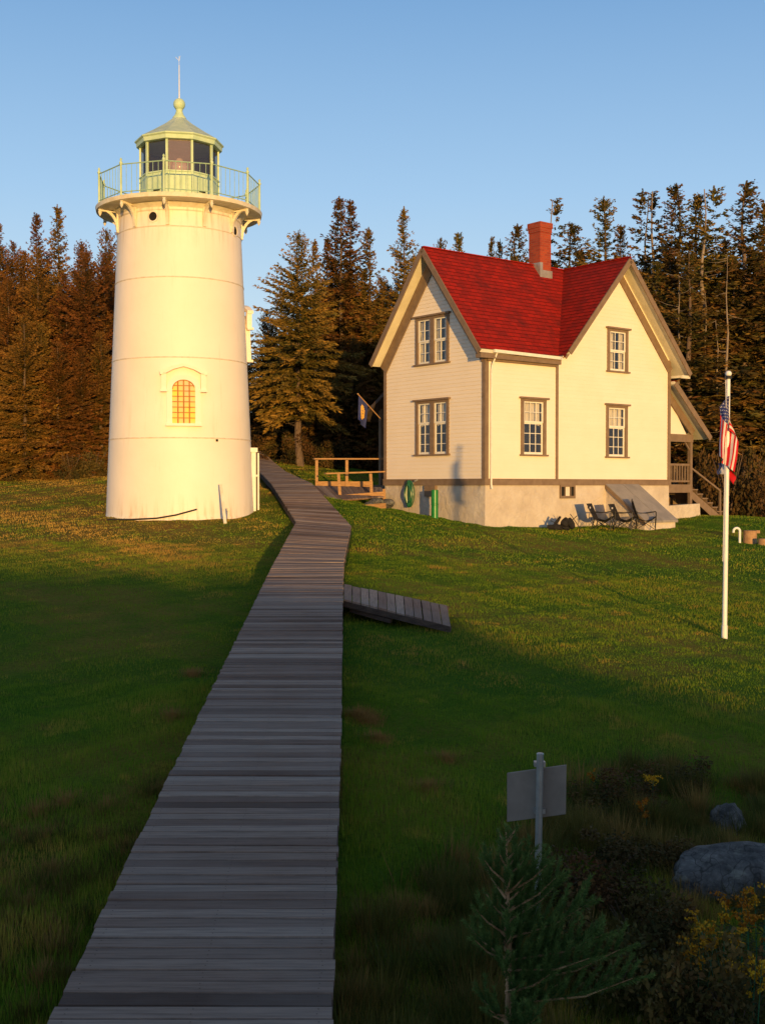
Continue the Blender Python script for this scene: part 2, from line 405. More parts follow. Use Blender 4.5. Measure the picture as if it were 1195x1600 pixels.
def _tps():
    n = len(ctrl); d = np.hypot(ctrl[:, None, 0] - ctrl[None, :, 0], ctrl[:, None, 1] - ctrl[None, :, 1])
    K = np.where(d > 0, d * d * np.log(d + 1e-9), 0) + np.eye(n) * 2.0
    P = np.c_[np.ones(n), ctrl[:, :2]]
    A = np.block([[K, P], [P.T, np.zeros((3, 3))]])
    return np.linalg.solve(A, np.r_[ctrl[:, 2], 0, 0, 0])
TW = _tps()
def vnoise(x, y, s=1.0):
    return (np.sin(x * 1.7 * s + 1.3) * np.sin(y * 1.3 * s + .7) + .6 * np.sin(x * 3.1 * s + y * 2.3 * s) + .5 * np.sin(x * 4.3 * s - y * 3.9 * s + 2)
            + .3 * np.sin(x * 7.9 * s + 3 * np.sin(y * 5 * s)))
SAZ = R(12.0); SEL = R(2.3)
def gz(x, y):
    x = np.atleast_1d(np.asarray(x, float)); y = np.atleast_1d(np.asarray(y, float))
    xc = np.clip(x, -30, 26); yc = np.clip(y, -20, 66)
    d = np.hypot(xc[:, None] - ctrl[None, :, 0], yc[:, None] - ctrl[None, :, 1])
    K = np.where(d > 0, d * d * np.log(d + 1e-9), 0)
    z = K @ TW[:-3] + TW[-3] + TW[-2] * xc + TW[-1] * yc
    dist = np.hypot(x - xc, y - yc); w = np.exp(-dist / 25)
    z = z * w + (-3.0) * (1 - w)
    z = z + .018 * vnoise(x, y, 1.6) * np.clip((45 - np.abs(y - 20)) / 20, 0, 1)
    # unseen knoll added behind the viewpoint, shaped to shade the foreground from the sun
    t = x * math.cos(SAZ) + y * math.sin(SAZ)
    top = np.interp(t, [-40, -25, -6, .5, 3.2, 4.2, 6.1, 7.8, 30], [-.6, .2, .75, .55, .42, .12, -.72, -.88, -1.0]) + .10 * vnoise(x, y, .9)
    top = top + (math.tan(SEL) - math.tan(R(3))) * np.interp(t, [-6, 3.2, 4.2, 6.1], [49, 44, 41, 33])
    wk = np.exp(-((y + 20) / 4.0) ** 4)
    wk = wk * np.clip((60 - np.abs(x)) / 20, 0, 1)
    return z * (1 - wk) + top * wk
def g1(x, y): return float(gz(x, y)[0])

def axis(lo, hi, fine_lo, fine_hi, step, far):
    a = list(np.arange(fine_lo, fine_hi + 1e-6, step)); s = step; v = a[0]; left = []
    while v > -far: s *= 1.25; v -= s; left.append(v)
    s = step; v = a[-1]; right = []
    while v < far: s *= 1.25; v += s; right.append(v)
    return np.array(left[::-1] + a + right)
gx = axis(0, 0, -16, 20, .25, 1500); gy = axis(0, 0, -24, 50, .25, 1500)
GX, GY = np.meshgrid(gx, gy); Zs = gz(GX.ravel(), GY.ravel())
V = np.c_[GX.ravel(), GY.ravel(), Zs]
nx = len(gx); ny = len(gy)
ii, jj = np.meshgrid(np.arange(nx - 1), np.arange(ny - 1)); k = (jj * nx + ii).ravel()
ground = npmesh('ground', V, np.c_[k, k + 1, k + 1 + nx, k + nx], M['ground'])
ground.data.polygons.foreach_set('use_smooth', [True] * len(ground.data.polygons))
tag(ground, kind='structure', label='sloping lawn rising from the shore to the lighthouse and house', cat='ground')

# ------------------------------------------------------------------ boardwalk
BW = [(-.66, 1.0, -2.78), (-.87, 5.3, -2.46), (-1.0, 10, -2.13), (-1.14, 14.3, -1.885), (-1.34, 21.2, -1.45), (-1.44, 28.8, -.915)]
def edge_pts(tab): return [at(*t) for t in tab]
BL = edge_pts([(-340, 2800, 2.2), (75, 1600, 5.33), (295, 1150, 9.98), (369, 1000, 14.2), (425, 885, 20.9), (436, 865, 22.5), (463, 815, 29.3)])
BR = edge_pts([(480, 2800, 2.2), (519, 1600, 5.33), (533, 1150, 9.98), (535, 1000, 14.2), (537, 885, 20.9), (539, 868, 22.5), (549, 822, 28.2)])
BL2 = [BL[-1]] + edge_pts([(425, 757, 34.5), (404, 735, 40.5), (399, 716, 46), (392, 703, 52)])
BR2 = [BR[-1]] + edge_pts([(487, 755, 33.3), (447, 737, 39.5), (428, 722, 45.5), (412, 706, 52)])
def boards(mb, LP, RP, bw=.118, gap=.017, th=.035):
    """boards laid across between a left edge polyline and a right edge polyline"""
    def samp(P):
        d = [0]
        for a, b in zip(P, P[1:]): d.append(d[-1] + (b - a).length)
        return np.array(d)
    dl, dr = samp(LP), samp(RP); n = int((dl[-1] + dr[-1]) / 2 / bw)
    seg = len(LP) - 1
    # same parameter on both edges (knots match), so boards stay across the walk
    mid = samp([(a + b) / 2 for a, b in zip(LP, RP)])
    n = int(mid[-1] / bw); nails = []
    for i in range(n):
        q = []
        for s_ in (mid[-1] * i / n, mid[-1] * (i + 1) / n - gap * random.choice((.6, .8, 1, 1, 1.6))):
            j = min(int(np.searchsorted(mid, s_, side='right')) - 1, seg - 1); j = max(j, 0)
            f = (s_ - mid[j]) / (mid[j + 1] - mid[j])
            q.append((LP[j].lerp(LP[j + 1], f), RP[j].lerp(RP[j + 1], f)))
        (a0, b0), (a1, b1) = q
        d = (b0 - a0).normalized(); e0 = random.uniform(-.008, .006); e1 = random.uniform(-.008, .006)
        dz = random.uniform(-.004, .005); tl = random.uniform(-.003, .003)
        A0 = a0 + d * e0; A1 = a1 + d * e0; B0 = b0 + d * e1; B1 = b1 + d * e1
        vs = []; uv = []; L = (b0 - a0).length; o = random.random() * 50
        for (zz) in (-th, 0):
            for (p, u_, v_) in ((A0, 0, 0), (B0, L, 0), (B1, L, bw), (A1, 0, bw)):
                vs.append((p.x, p.y, p.z + zz + dz + (tl if u_ else -tl))); uv.append((u_ + o, v_ + o))
        mb.add(vs, [(0, 3, 2, 1), (4, 5, 6, 7), (0, 1, 5, 4), (1, 2, 6, 5), (2, 3, 7, 6), (3, 0, 4, 7)], uv)
        if A0.y < 12 and L > .8:
            for f in (.05, .5, .95):
                for g_ in (.28, .72):
                    c = A0.lerp(B0, f + random.uniform(-.006, .006)).lerp(A1.lerp(B1, f), g_) + Vector((0, 0, dz + .004)); r_ = .0042
                    mb.add([c + Vector((r_ * math.cos(t), r_ * math.sin(t), 0)) for t in np.linspace(0, 2 * PI, 6, endpoint=False)], [(0, 1, 2, 3, 4, 5)], None, 1)
bwk = empty('boardwalk', (0, 0, 0)); tag(bwk, 'long weathered grey boardwalk running up the lawn between lighthouse and house', 'boardwalk', kind='structure')
mb = MB(); boards(mb, BL, BR); boards(mb, BL2, BR2); mb.build('deck', None, bwk, mats=[M['boards'], M['nail']])
mb = MB()
for LP, RP in ((BL, BR), (BL2, BR2)):
    for f in (.02, .5, .98):
        for a in range(len(LP) - 1):
            p = LP[a].lerp(RP[a], f) + Vector((0, 0, -.11)); q = LP[a + 1].lerp(RP[a + 1], f) + Vector((0, 0, -.11))
            mb = MB(); mb.obox(p, q, .045, .14); mb.build('stringer', M['stringer'], bwk)
for LP, RP in ((BL, BR), (BL2, BR2)):
    for a in range(len(LP) - 1):
        n = max(1, int((LP[a + 1] - LP[a]).length / 2.2))
        for k in range(n):
            for P in (LP, RP):
                p = P[a].lerp(P[a + 1], k / n); z0 = g1(p.x, p.y) - .25
                p = p.lerp((LP[a] + RP[a]) * .5, .12)
                if p.z - .2 > z0:
                    mb = MB(); mb.box(p.x - .05, p.x + .05, p.y - .05, p.y + .05, z0, p.z - .19); mb.build('post', M['stringer'], bwk)

# short branch ramp on the right
rp = empty('wooden_ramp', at(537, 930, 18.2)); rp.location = (0, 0, 0)
tag(rp, 'short plank ramp dropping from the boardwalk onto the right hand lawn', 'ramp')
mb = MB()
A = at(537.5, 913, 19.0); B = at(700, 946, 18.4); C_ = at(706, 979, 16.3); D_ = at(537.5, 936, 17.3)
boards(mb, [D_, C_], [A, B], .15, .014, .03); mb.build('deck', M['boards'], rp)
mb = MB(); mb.obox(D_ + Vector((0, .03, -.075)), C_ + Vector((-.02, .03, -.045)), .045, .085); mb.build('stringer', M['stringer'], rp); mb = MB(); mb.obox(A + Vector((0, -.03, -.1)), B + Vector((0, -.03, -.06)), .045, .1)
mb.build('stringer', M['stringer'], rp); mb = MB(); p = D_ + Vector((.1, .04, -.17)); q = D_.lerp(C_, .45) + Vector((0, .04, -.15)); mb.obox(p, q, .05, .06); mb.build('stringer', M['stringer'], rp)

# ------------------------------------------------------------------ lighthouse
TX, TY = -5.486, 31.807
tower = empty('lighthouse', (TX, TY, -.9)); tag(tower, 'white cast iron lighthouse tower with round gallery and pale green lantern', 'lighthouse')
TB = Matrix.Translation((0, 0, .9))     # local z = world z + .9
va = math.atan2(-TY, -TX)               # azimuth from tower towards the viewer
def trad(z): return 1.951 - .0440 * z   # radius at world z
def T(o): return o
def ptow(ang, r, z):
    """ang measured from the direction to the viewer, positive to the right in view; local coords"""
    a = va + ang
    return Vector((r * math.cos(a), r * math.sin(a), z + .9))
mb = MB(); mb.lathe([(trad(-1.3) + .02, -.4), (trad(-.8) + .02, .1), (trad(-.75), .16)] + [(trad(z), z + .9) for z in np.linspace(-.7, 7.1, 24)] + [(trad(7.1) + .03, 8.03), (trad(7.1) + .03, 8.2)], 72)
mb.build('shaft', M['tower'], tower, smooth=True)
for z in (6.70, 5.39, 3.32, 1.25):
    mb = MB(); r = trad(z); mb.lathe([(r - .01, z + .885), (r + .012, z + .892), (r + .012, z + .912), (r - .01, z + .928)], 72, ccap=False)
    mb.build('plate_seam', M['seam'], tower, smooth=True)
# gallery
DZ = 7.43
mb = MB(); mb.lathe([(1.6, DZ + .78), (2.14, DZ + .78), (2.20, DZ + .80), (2.22, DZ + .90), (1.0, DZ + .905)], 66)
mb.lathe([(1.64, DZ + .62), (1.70, DZ + .70), (1.80, DZ + .785)], 66, ccap=False)
mb.build('gallery_deck', M['gallery'], tower, smooth=True)
NP = 11
PA = [R(-10.5) + 2 * PI * k / NP for k in range(NP)]
for a in PA:
    mb = MB()
    rw = trad(6.9)
    pts = []
    n = 9
    for i in range(n):
        t = i / (n - 1) * PI / 2
        # quarter curve from wall (low) to deck edge (high)
        r_ = 2.12 - (2.12 - rw - .03) * math.cos(t) if False else rw + .03 + (2.10 - rw - .03) * (1 - math.cos(t))
        z_ = DZ - .62 + .50 * math.sin(t)
        pts.append(ptow(a, r_, z_))
    tang = ptow(a + PI / 2, 1, -.9).normalized()
    for i in range(n - 1): mb.obox(pts[i], pts[i + 1], .07, .07, up=tang)
    mb.obox(ptow(a, rw + .03, DZ - .70), ptow(a, rw + .03, DZ - .1), .09, .05, up=ptow(a, 1, -.9).normalized())
    mb.obox(ptow(a, rw, DZ - .14), ptow(a, 2.14, DZ - .14), .05, .07)
    p = ptow(a, 2.13, 0); mb.lathe([(.005, DZ + .60), (.03, DZ + .64), (.05, DZ + .70), (.035, DZ + .74), (.05, DZ + .78)], 8, (p.x, p.y, 0))
    mb.build('bracket', M['gallery'], tower, smooth=False)
for a in PA:
    mb = MB(); p = ptow(a, 2.15, 0)
    mb.lathe([(.045, DZ + .90), (.03, DZ + .96), (.028, DZ + 1.70), (.045, DZ + 1.72), (.045, DZ + 1.75), (.02, DZ + 1.79), (.035, DZ + 1.83), (.005, DZ + 1.87)], 8, (p.x, p.y, 0))
    mb.build('rail_post', M['green'], tower, smooth=True)
mb = MB()
for k in range(NP):
    a, b = PA[k], PA[(k + 1) % NP]
    for z, r_ in ((DZ + .80, .016), (DZ + .10, .013)):
        mb.tube([ptow(a, 2.15, z), ptow(b, 2.15, z)], r_, 6)
    for j in range(1, 8):
        p = ptow(a, 2.15, 0).lerp(ptow(b, 2.15, 0), j / 8)
        mb.tube([(p.x, p.y, DZ + .90 + .1), (p.x, p.y, DZ + .90 + .80)], .0075, 5)
mb.build('railing', M['green_dark'], tower)
# lantern
LA = [va + R(-18) + 2 * PI * k / 10 for k in range(10)]
def lring(r, z): return [Vector((r * math.cos(a), r * math.sin(a), z + .9)) for a in LA]
LR = 1.05
z0, z1, z2, z3 = DZ, 8.30, 9.12, 9.27
mb = MB(); mb.lathe([(LR, z0 + .9), (LR, z1 + .86), (LR + .03, z1 + .87), (LR + .03, z1 + .9), (LR - .06, z1 + .905)], 10, a0=LA[0], ccap=False)
for k in range(10):
    a = lring(LR + .005, z0)[k]; b = lring(LR + .005, z1)[k]
    mb.obox(a, b, .05, .03, up=Vector((a.x, a.y, 0)).normalized())
lw = mb.build('lantern_wall', M['green'], tower)
for k in (9, 1):
    mb = MB()
    p = (lring(LR, 7.8)[k] + lring(LR, 7.8)[(k + 1) % 10]) / 2; q = p * 1.0; n = Vector((p.x, p.y, 0)).normalized(); tg = Vector((-n.y, n.x, 0))
    mb.obox(p + n * .012 - tg * .1, p + n * .012 + tg * .1, .02, .035); mb.build('vent_slot', M['dark'], lw)
for k in range(10):
    a0_, a1_ = lring(LR - .01, z1)[k], lring(LR - .01, z2)[k]
    mb = MB(); mb.obox(a0_, a1_, .06, .05, up=Vector((a0_.x, a0_.y, 0)).normalized()); mb.build('mullion', M['green'], tower)
for k in range(10):
    a0_, b0_ = lring(LR - .03, z1)[k], lring(LR - .03, z1)[(k + 1) % 10]
    a1_, b1_ = lring(LR - .03, z2)[k], lring(LR - .03, z2)[(k + 1) % 10]
    mb = MB(); mb.poly([a0_, b0_, b1_, a1_]); mb.build('pane', M['front_glass' if k == 0 else 'lantern_glass'], tower)
# dark sheets for the interior shade, a pink curtain, and the lens
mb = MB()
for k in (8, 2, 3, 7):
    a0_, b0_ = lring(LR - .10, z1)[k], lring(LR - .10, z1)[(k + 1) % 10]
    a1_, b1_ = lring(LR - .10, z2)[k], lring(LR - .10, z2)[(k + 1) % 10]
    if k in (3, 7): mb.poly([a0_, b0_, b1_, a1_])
mb.build('dark_backing', M['dark'], tower)  # dark sheets added in place of shade inside the lantern
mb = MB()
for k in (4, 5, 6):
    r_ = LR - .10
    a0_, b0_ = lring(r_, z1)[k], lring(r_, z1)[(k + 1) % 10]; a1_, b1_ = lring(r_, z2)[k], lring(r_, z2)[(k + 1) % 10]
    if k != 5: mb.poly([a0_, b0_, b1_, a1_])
mb.build('curtain', M['dark'], tower)  # more dark sheets, standing in for the dim lantern interior
mb = MB(); a0_, b0_ = lring(.55, z1)[0], lring(.55, z1)[9]
r_ = .80
aa = lring(r_, z1); bb = lring(r_, z2)
mb.poly([lring(LR - .1, z1)[5], lring(LR - .1, z1)[6], lring(LR - .1, z2)[6], lring(LR - .1, z2)[5]]); mb.build('curtain', M['pink_back'], tower)
mb = MB(); mb.lathe([(.03, 9.14), (.2, 9.16), (.22, 9.25), (.12, 9.3), (.20, 9.4), (.24, 9.52), (.20, 9.64), (.1, 9.72), (.08, 9.76)], 16); mb.build('lens', M['lens'], tower, smooth=True)
mb = MB(); mb.lathe([(LR + .02, z2 + .88), (LR + .09, z2 + .89), (LR + .10, z3 + .84), (LR + .14, z3 + .87), (LR + .14, z3 + .9), (LR + .05, z3 + .93)], 10, a0=LA[0])
mb.build('cornice', M['green'], tower)
mb = MB(); mb.lathe([(LR + .12, z3 + .905), (.80, z3 + 1.13), (.42, z3 + 1.38), (.17, z3 + 1.58)], 10, a0=LA[0]); mb.build('lantern_roof', M['roofmetal'], tower)
mb = MB(); mb.lathe([(.19, 10.82), (.18, 10.87), (.12, 10.95), (.085, 11.05), (.10, 11.09)] + [(.16 * math.sin(t) + .001, 11.23 - .16 * math.cos(t)) for t in np.linspace(.5, PI, 12)], 20)
bl = mb.build('ventilator_ball', M['green'], tower, smooth=True)
mb = MB(); mb.tube([(0, 0, 11.3), (0, 0, 12.28)], [.018, .010], 8); mb.tube([(0, 0, 12.28), (0, 0, 12.52)], .005, 6)
mb.tube([(0, 0, 12.40), (-.09, 0, 12.50)], .005, 6); mb.tube([(0, 0, 12.40), (.03, 0, 12.53)], .005, 6)
mb.build('lightning_rod', M['white_metal'], tower)
# portholes
for ang, zc in ((R(-24), 6.95), (R(60), 6.80)):
    mb = MB(); c = ptow(ang, trad(zc) + .012, zc); nrm = ptow(ang, 1, -.9).normalized(); tg = Vector((-nrm.y, nrm.x, 0)); up = Vector((0, 0, 1))
    ring = [[c + nrm * d + (tg * math.cos(t) + up * math.sin(t)) * r_ for t in np.linspace(0, 2 * PI, 20, endpoint=False)] for (r_, d) in ((.15, -.02), (.15, .02), (.115, .02), (.105, -.03))]
    vs = sum(ring, []); fs = [(i * 20 + k, i * 20 + (k + 1) % 20, (i + 1) * 20 + (k + 1) % 20, (i + 1) * 20 + k) for i in range(3) for k in range(20)]
    mb.add(vs, fs); ph = mb.build('porthole', M['tower'], tower, smooth=True)
    mb = MB(); mb.poly([c + nrm * .004 + (tg * math.cos(t) + up * math.sin(t)) * .112 for t in np.linspace(0, 2 * PI, 20, endpoint=False)]); mb.build('pane', M['dark'], ph)
# arched windows
def arched_window(ang, zb, warm):
    """window centred at angle ang, sill at world z = zb"""
    nrm = ptow(ang, 1, -.9).normalized(); tg = Vector((-nrm.y, nrm.x, 0)); up = Vector((0, 0, 1))
    r0 = trad(zb + .6); c = nrm * r0 + up * (zb + .9)
    lean = .044
    def P(a, b, d): return c + tg * a + up * b + nrm * (d - lean * (b - .6))
    w, h = .29, 1.12; rise = .24
    def outline(wid, top, n=14, bot=0.0):
        pts = [(-wid, bot)]
        for i in range(n + 1):
            t = PI - PI * i / n
            pts.append((wid * math.cos(t), top - rise * wid / w + rise * wid / w * math.sin(t)))
        pts.append((wid, bot)); return pts
    mb = MB()
    i_ = outline(w, h); m_ = outline(w + .14, h + .13, bot=0); n = len(i_)
    vs = [P(a, b, .075) for a, b in i_] + [P(a, b, .075) for a, b in m_] + [P(a, b, -.08) for a, b in m_] + [P(a, b, -.06) for a, b in i_]
    fs = []
    for k in range(n - 1):
        fs += [(k, k + 1, n + k + 1, n + k), (n + k, n + k + 1, 2 * n + k + 1, 2 * n + k), (k + 1, k, 3 * n + k, 3 * n + k + 1)]
    mb.add(vs, fs)
    mb.add([P(a, b, d) for (a, b, d) in ((-.46, -.07, -.06), (.46, -.07, -.06), (.46, -.07, .12), (-.46, -.07, .12), (-.46, 0, -.06), (.46, 0, -.06), (.46, 0, .12), (-.46, 0, .12))],
           [(0, 1, 2, 3), (4, 7, 6, 5), (3, 2, 6, 7), (0, 3, 7, 4), (1, 5, 6, 2)])
    fr = mb.build('window', M['tower'], tower, smooth=False)
    # hood mould: shallow gable with dropped ends
    mb = MB()
    segs = [(-.60, 1.28), (-.50, 1.30), (-.28, 1.42), (0, 1.50), (.28, 1.42), (.50, 1.30), (.60, 1.28)]
    for (a, b), (a2, b2) in zip(segs, segs[1:]): mb.obox(P(a, b, .06), P(a2, b2, .06), .17, .09, up=up)
    for s_ in (-1, 1):
        mb.obox(P(s_ * .50, 1.27, .04), P(s_ * .50, .84, .02), .13, .14, up=nrm); mb.obox(P(s_ * .50, .86, .05), P(s_ * .50, .80, .05), .18, .17, up=nrm)
    m2 = outline(w + .22, h + .20, bot=.86)
    mb.build('hood', M['tower'], fr)
    mb = MB(); gi = outline(w - .0, h)
    mb.poly([P(a, b, .045) for a, b in gi]); mb.build('pane', warm, fr)
    mb = MB()
    for a in (-.145, 0, .145): mb.obox(P(a, 0, .055), P(a, h - (.05 if a else 0), .055), .034, .02, up=nrm)
    for k in range(1, 8): mb.obox(P(-w, k * .138, .055), P(w, k * .138, .055), .03, .02, up=up)
    for k in range(13):
        (a, b), (a2, b2) = gi[k + 1], gi[k + 2]; mb.obox(P(a * .96, b - .01, .055), P(a2 * .96, b2 - .01, .055), .02, .03, up=nrm)
    mb.build('muntin', M['rustbar'], fr)
warm = simple('warm_reflection_glass', (.90, .66, .10), (.62, .50, .36), 1.6, .5, .1, spec=.1)  # yellow reflections put into the pane's own colour
arched_window(R(2.5), 1.62, warm)
arched_window(R(103), 3.48, M['dark'])
# door at the base, standing open and seen edge-on
nrm = ptow(R(98), 1, -.9).normalized(); tg = Vector((-nrm.y, nrm.x, 0))
mb = MB(); c = nrm * (trad(0) - .05)
for s_ in (-.5, .5): mb.obox(c + tg * s_ + Vector((0, 0, .0)), c + tg * s_ + Vector((0, 0, 1.86)), .12, .12, up=nrm)
mb.obox(c - tg * .6 + Vector((0, 0, 1.9)), c + tg * .6 + Vector((0, 0, 1.9)), .2, .12)
dr = mb.build('door_surround', M['sash'], tower)
mb = MB(); c2 = nrm * (trad(0) + .10)
mb.obox(c2 - tg * .46 + Vector((0, 0, .95)), c2 + tg * .40 + Vector((0, 0, .95)), .045, 1.74); mb.obox(c2 - tg * .46 + nrm * .02 + Vector((0, 0, 1.2)), c2 - tg * .46 - nrm * .1 + Vector((0, 0, 1.2)), .03, .05)
mb.build('door', M['sash'], dr)
mb = MB(); p = ptow(R(29), trad(1.15) + .02, 1.20); mb.lathe([(.03, -.03), (.03, .03)], 8, p); mb.build('bolt_hole', M['dark'], tower)

# things leaning at the tower foot
pl = MB(); b = at(352, 812, 29.4); t = at(345, 757, 29.95); pl.obox(b - Vector((0, 0, .1)), t, .075, .05); pl.obox(t - Vector((0, 0, .16)), t + Vector((0, 0, .02)), .12, .07)
o = pl.build('stake', M['gallery'], None); tag(o, 'thin pale wooden stake leaning against the lighthouse wall', 'stake')
pl = MB(); p = at(357.5, 803, 29.7); pl.tube([p - Vector((0, 0, .12)), p + Vector((0, 0, .08))], .025, 8); pl.tube([p + Vector((0, 0, .08)), p + Vector((0, 0, .15))], .055, 8)
o = pl.build('spigot', M['gallery'], None, smooth=True); tag(o, 'small capped pipe sticking up at the lighthouse foot beside the leaning stake', 'pipe')
pl = MB(); pts = [at(168, 813, 29.9), at(205, 813, 29.75), at(245, 811, 29.75), at(275, 806, 29.78), at(308, 797, 29.80)]
pl.tube([p + Vector((0, 0, .02)) for p in pts], .022, 8); o = pl.build('black_hose', M['black_tube'], None, smooth=True); tag(o, 'dark pipe rising out of the grass along the lighthouse foot', 'pipe')

# ------------------------------------------------------------------ house
YAW = .6686
HO = Vector((2.9815, 34.0, .2156))
house = empty('keepers_house', HO, YAW); tag(house, 'cream clapboard house with steep red shingle roofs and brick chimney', 'house')
def h2w(u, v, z): return HO + Vector((u * math.cos(YAW) - v * math.sin(YAW), u * math.sin(YAW) + v * math.cos(YAW), z))
W, A_, L_ = 4.70, 2.99, 8.47
RG, EZ = 7.03, 3.74; OV = .40; EO = .20
K1 = (RG - EZ) / (W / 2 + EO)
CU = 5.80; K2 = 1.115; OF = .50
ER = .42
def zmain(v): return RG - K1 * abs(v - W / 2)
def zcross(u): return RG - K2 * abs(u - CU)
# wall windows: (a0, a1, z0, z1, cols, rows_top, rows_bot, double)
WL = [(1.56, 3.12, 3.512, 5.04, 2, 2, 2, True), (1.56, 3.12, .729, 2.466, 2, 2, 3, True)]
WR = [(1.44, 2.51, .703, 2.46, 3, 2, 3, False), (5.25, 6.28, .70, 2.43, 3, 2, 3, False), (5.29, 6.29, 3.44, 4.87, 3, 2, 2, False)]
def coursed(mb, P, zs_poly, xr, course, lift, holes=(), z_lo=0, z_hi=1, off=0.0):
    """P(a, z, d): surface point pushed out by d. xr(z)->(xmin, xmax). courses overlap like clapboards or shingles"""
    cuts = sorted(set([round(z_lo + i * course, 5) for i in range(int((z_hi - z_lo) / course) + 1)] + [z_lo, z_hi] + [z for z in zs_poly if z_lo < z < z_hi] + [z for h in holes for z in (h[2], h[3]) if z_lo < z < z_hi]))
    for c0, c1 in zip(cuts, cuts[1:]):
        if c1 - c0 < 1e-4: continue
        zm = (c0 + c1) / 2; ci = math.floor((zm - z_lo) / course + 1e-9); b0 = z_lo + ci * course
        d0 = lift * (1 - (c0 - b0) / course); d1 = lift * (1 - (c1 - b0) / course)
        l0, r0 = xr(c0 + 1e-6); l1, r1 = xr(c1 - 1e-6)
        hs = sorted([(h[0], h[1]) for h in holes if h[2] - 1e-4 < zm < h[3] + 1e-4])
        segs = []; cl0, cl1 = l0, l1
        for (ha, hb) in hs: segs.append((cl0, cl1, ha, ha)); cl0 = cl1 = hb
        segs.append((cl0, cl1, r0, r1))
        for (a0, a1, b0_, b1_) in segs:
            vs = [P(a0, c0, d0), P(b0_, c0, d0), P(b1_, c1, d1), P(a1, c1, d1)]
            uv = [(a0, c0 - z_lo), (b0_, c0 - z_lo), (b1_, c1 - z_lo), (a1, c1 - z_lo)]
            fs = [(0, 1, 2, 3)]
            if abs(c0 - b0) < 1e-4:   # bottom lip
                vs += [P(a0, c0, d0 - lift), P(b0_, c0, d0 - lift)]; uv += [(a0, c0 - z_lo), (b0_, c0 - z_lo)]; fs.append((4, 5, 1, 0))
            mb.add(vs, fs, uv)
PLf = lambda a, z, d: (-d, a, z)
PRf = lambda a, z, d: (a, -d, z)
def xl(z):
    ze = zmain(0)
    if z <= ze: return (0, W)
    dv = (RG - z) / K1; return (max(0, W / 2 - dv), min(W, W / 2 + dv))
mb = MB()
holes = [(w[0] + .06, w[1] - .06, w[2] + .04, w[3] - .06) for w in WL]
coursed(mb, PLf, [zmain(0)], xl, .115, .016, holes, 0, RG - .08)
mb.build('west_wall', M['siding'], house)
def xr_(z):
    # south wall: main part to the eave, then the cross gable
    if z < EZ - .0: return (0, L_)
    dv = (RG - z) / K2; return (max(0, CU - dv), min(L_, CU + dv))
mb = MB()
holes = [(w[0] + .06, w[1] - .06, w[2] + .04, w[3] - .06) for w in WR]
coursed(mb, PRf, [EZ, zcross(L_), zcross(A_)], xr_, .115, .007, holes, 0, RG - .08)
mb.build('south_wall', M['siding'], house)
mb = MB()   # plain rear walls and floor slab, closing the shell
mb.box(L_ - .1, L_ - .004, .1, W, 0, zcross(L_) - .1); mb.box(.1, L_, W - .1, W, 0, EZ - .1)
mb.prism([(CU - 3.0, W, EZ - .1), (CU + 2.6, W, EZ - .1), (CU, W, RG - .15)], (0, -.08, 0))
mb.box(.05, L_ - .1, .05, W - .1, 2.72, 2.80); mb.box(.05, L_ - .1, .05, W - .1, -.04, .02)
mb.build('rear_wall', M['siding'], house)

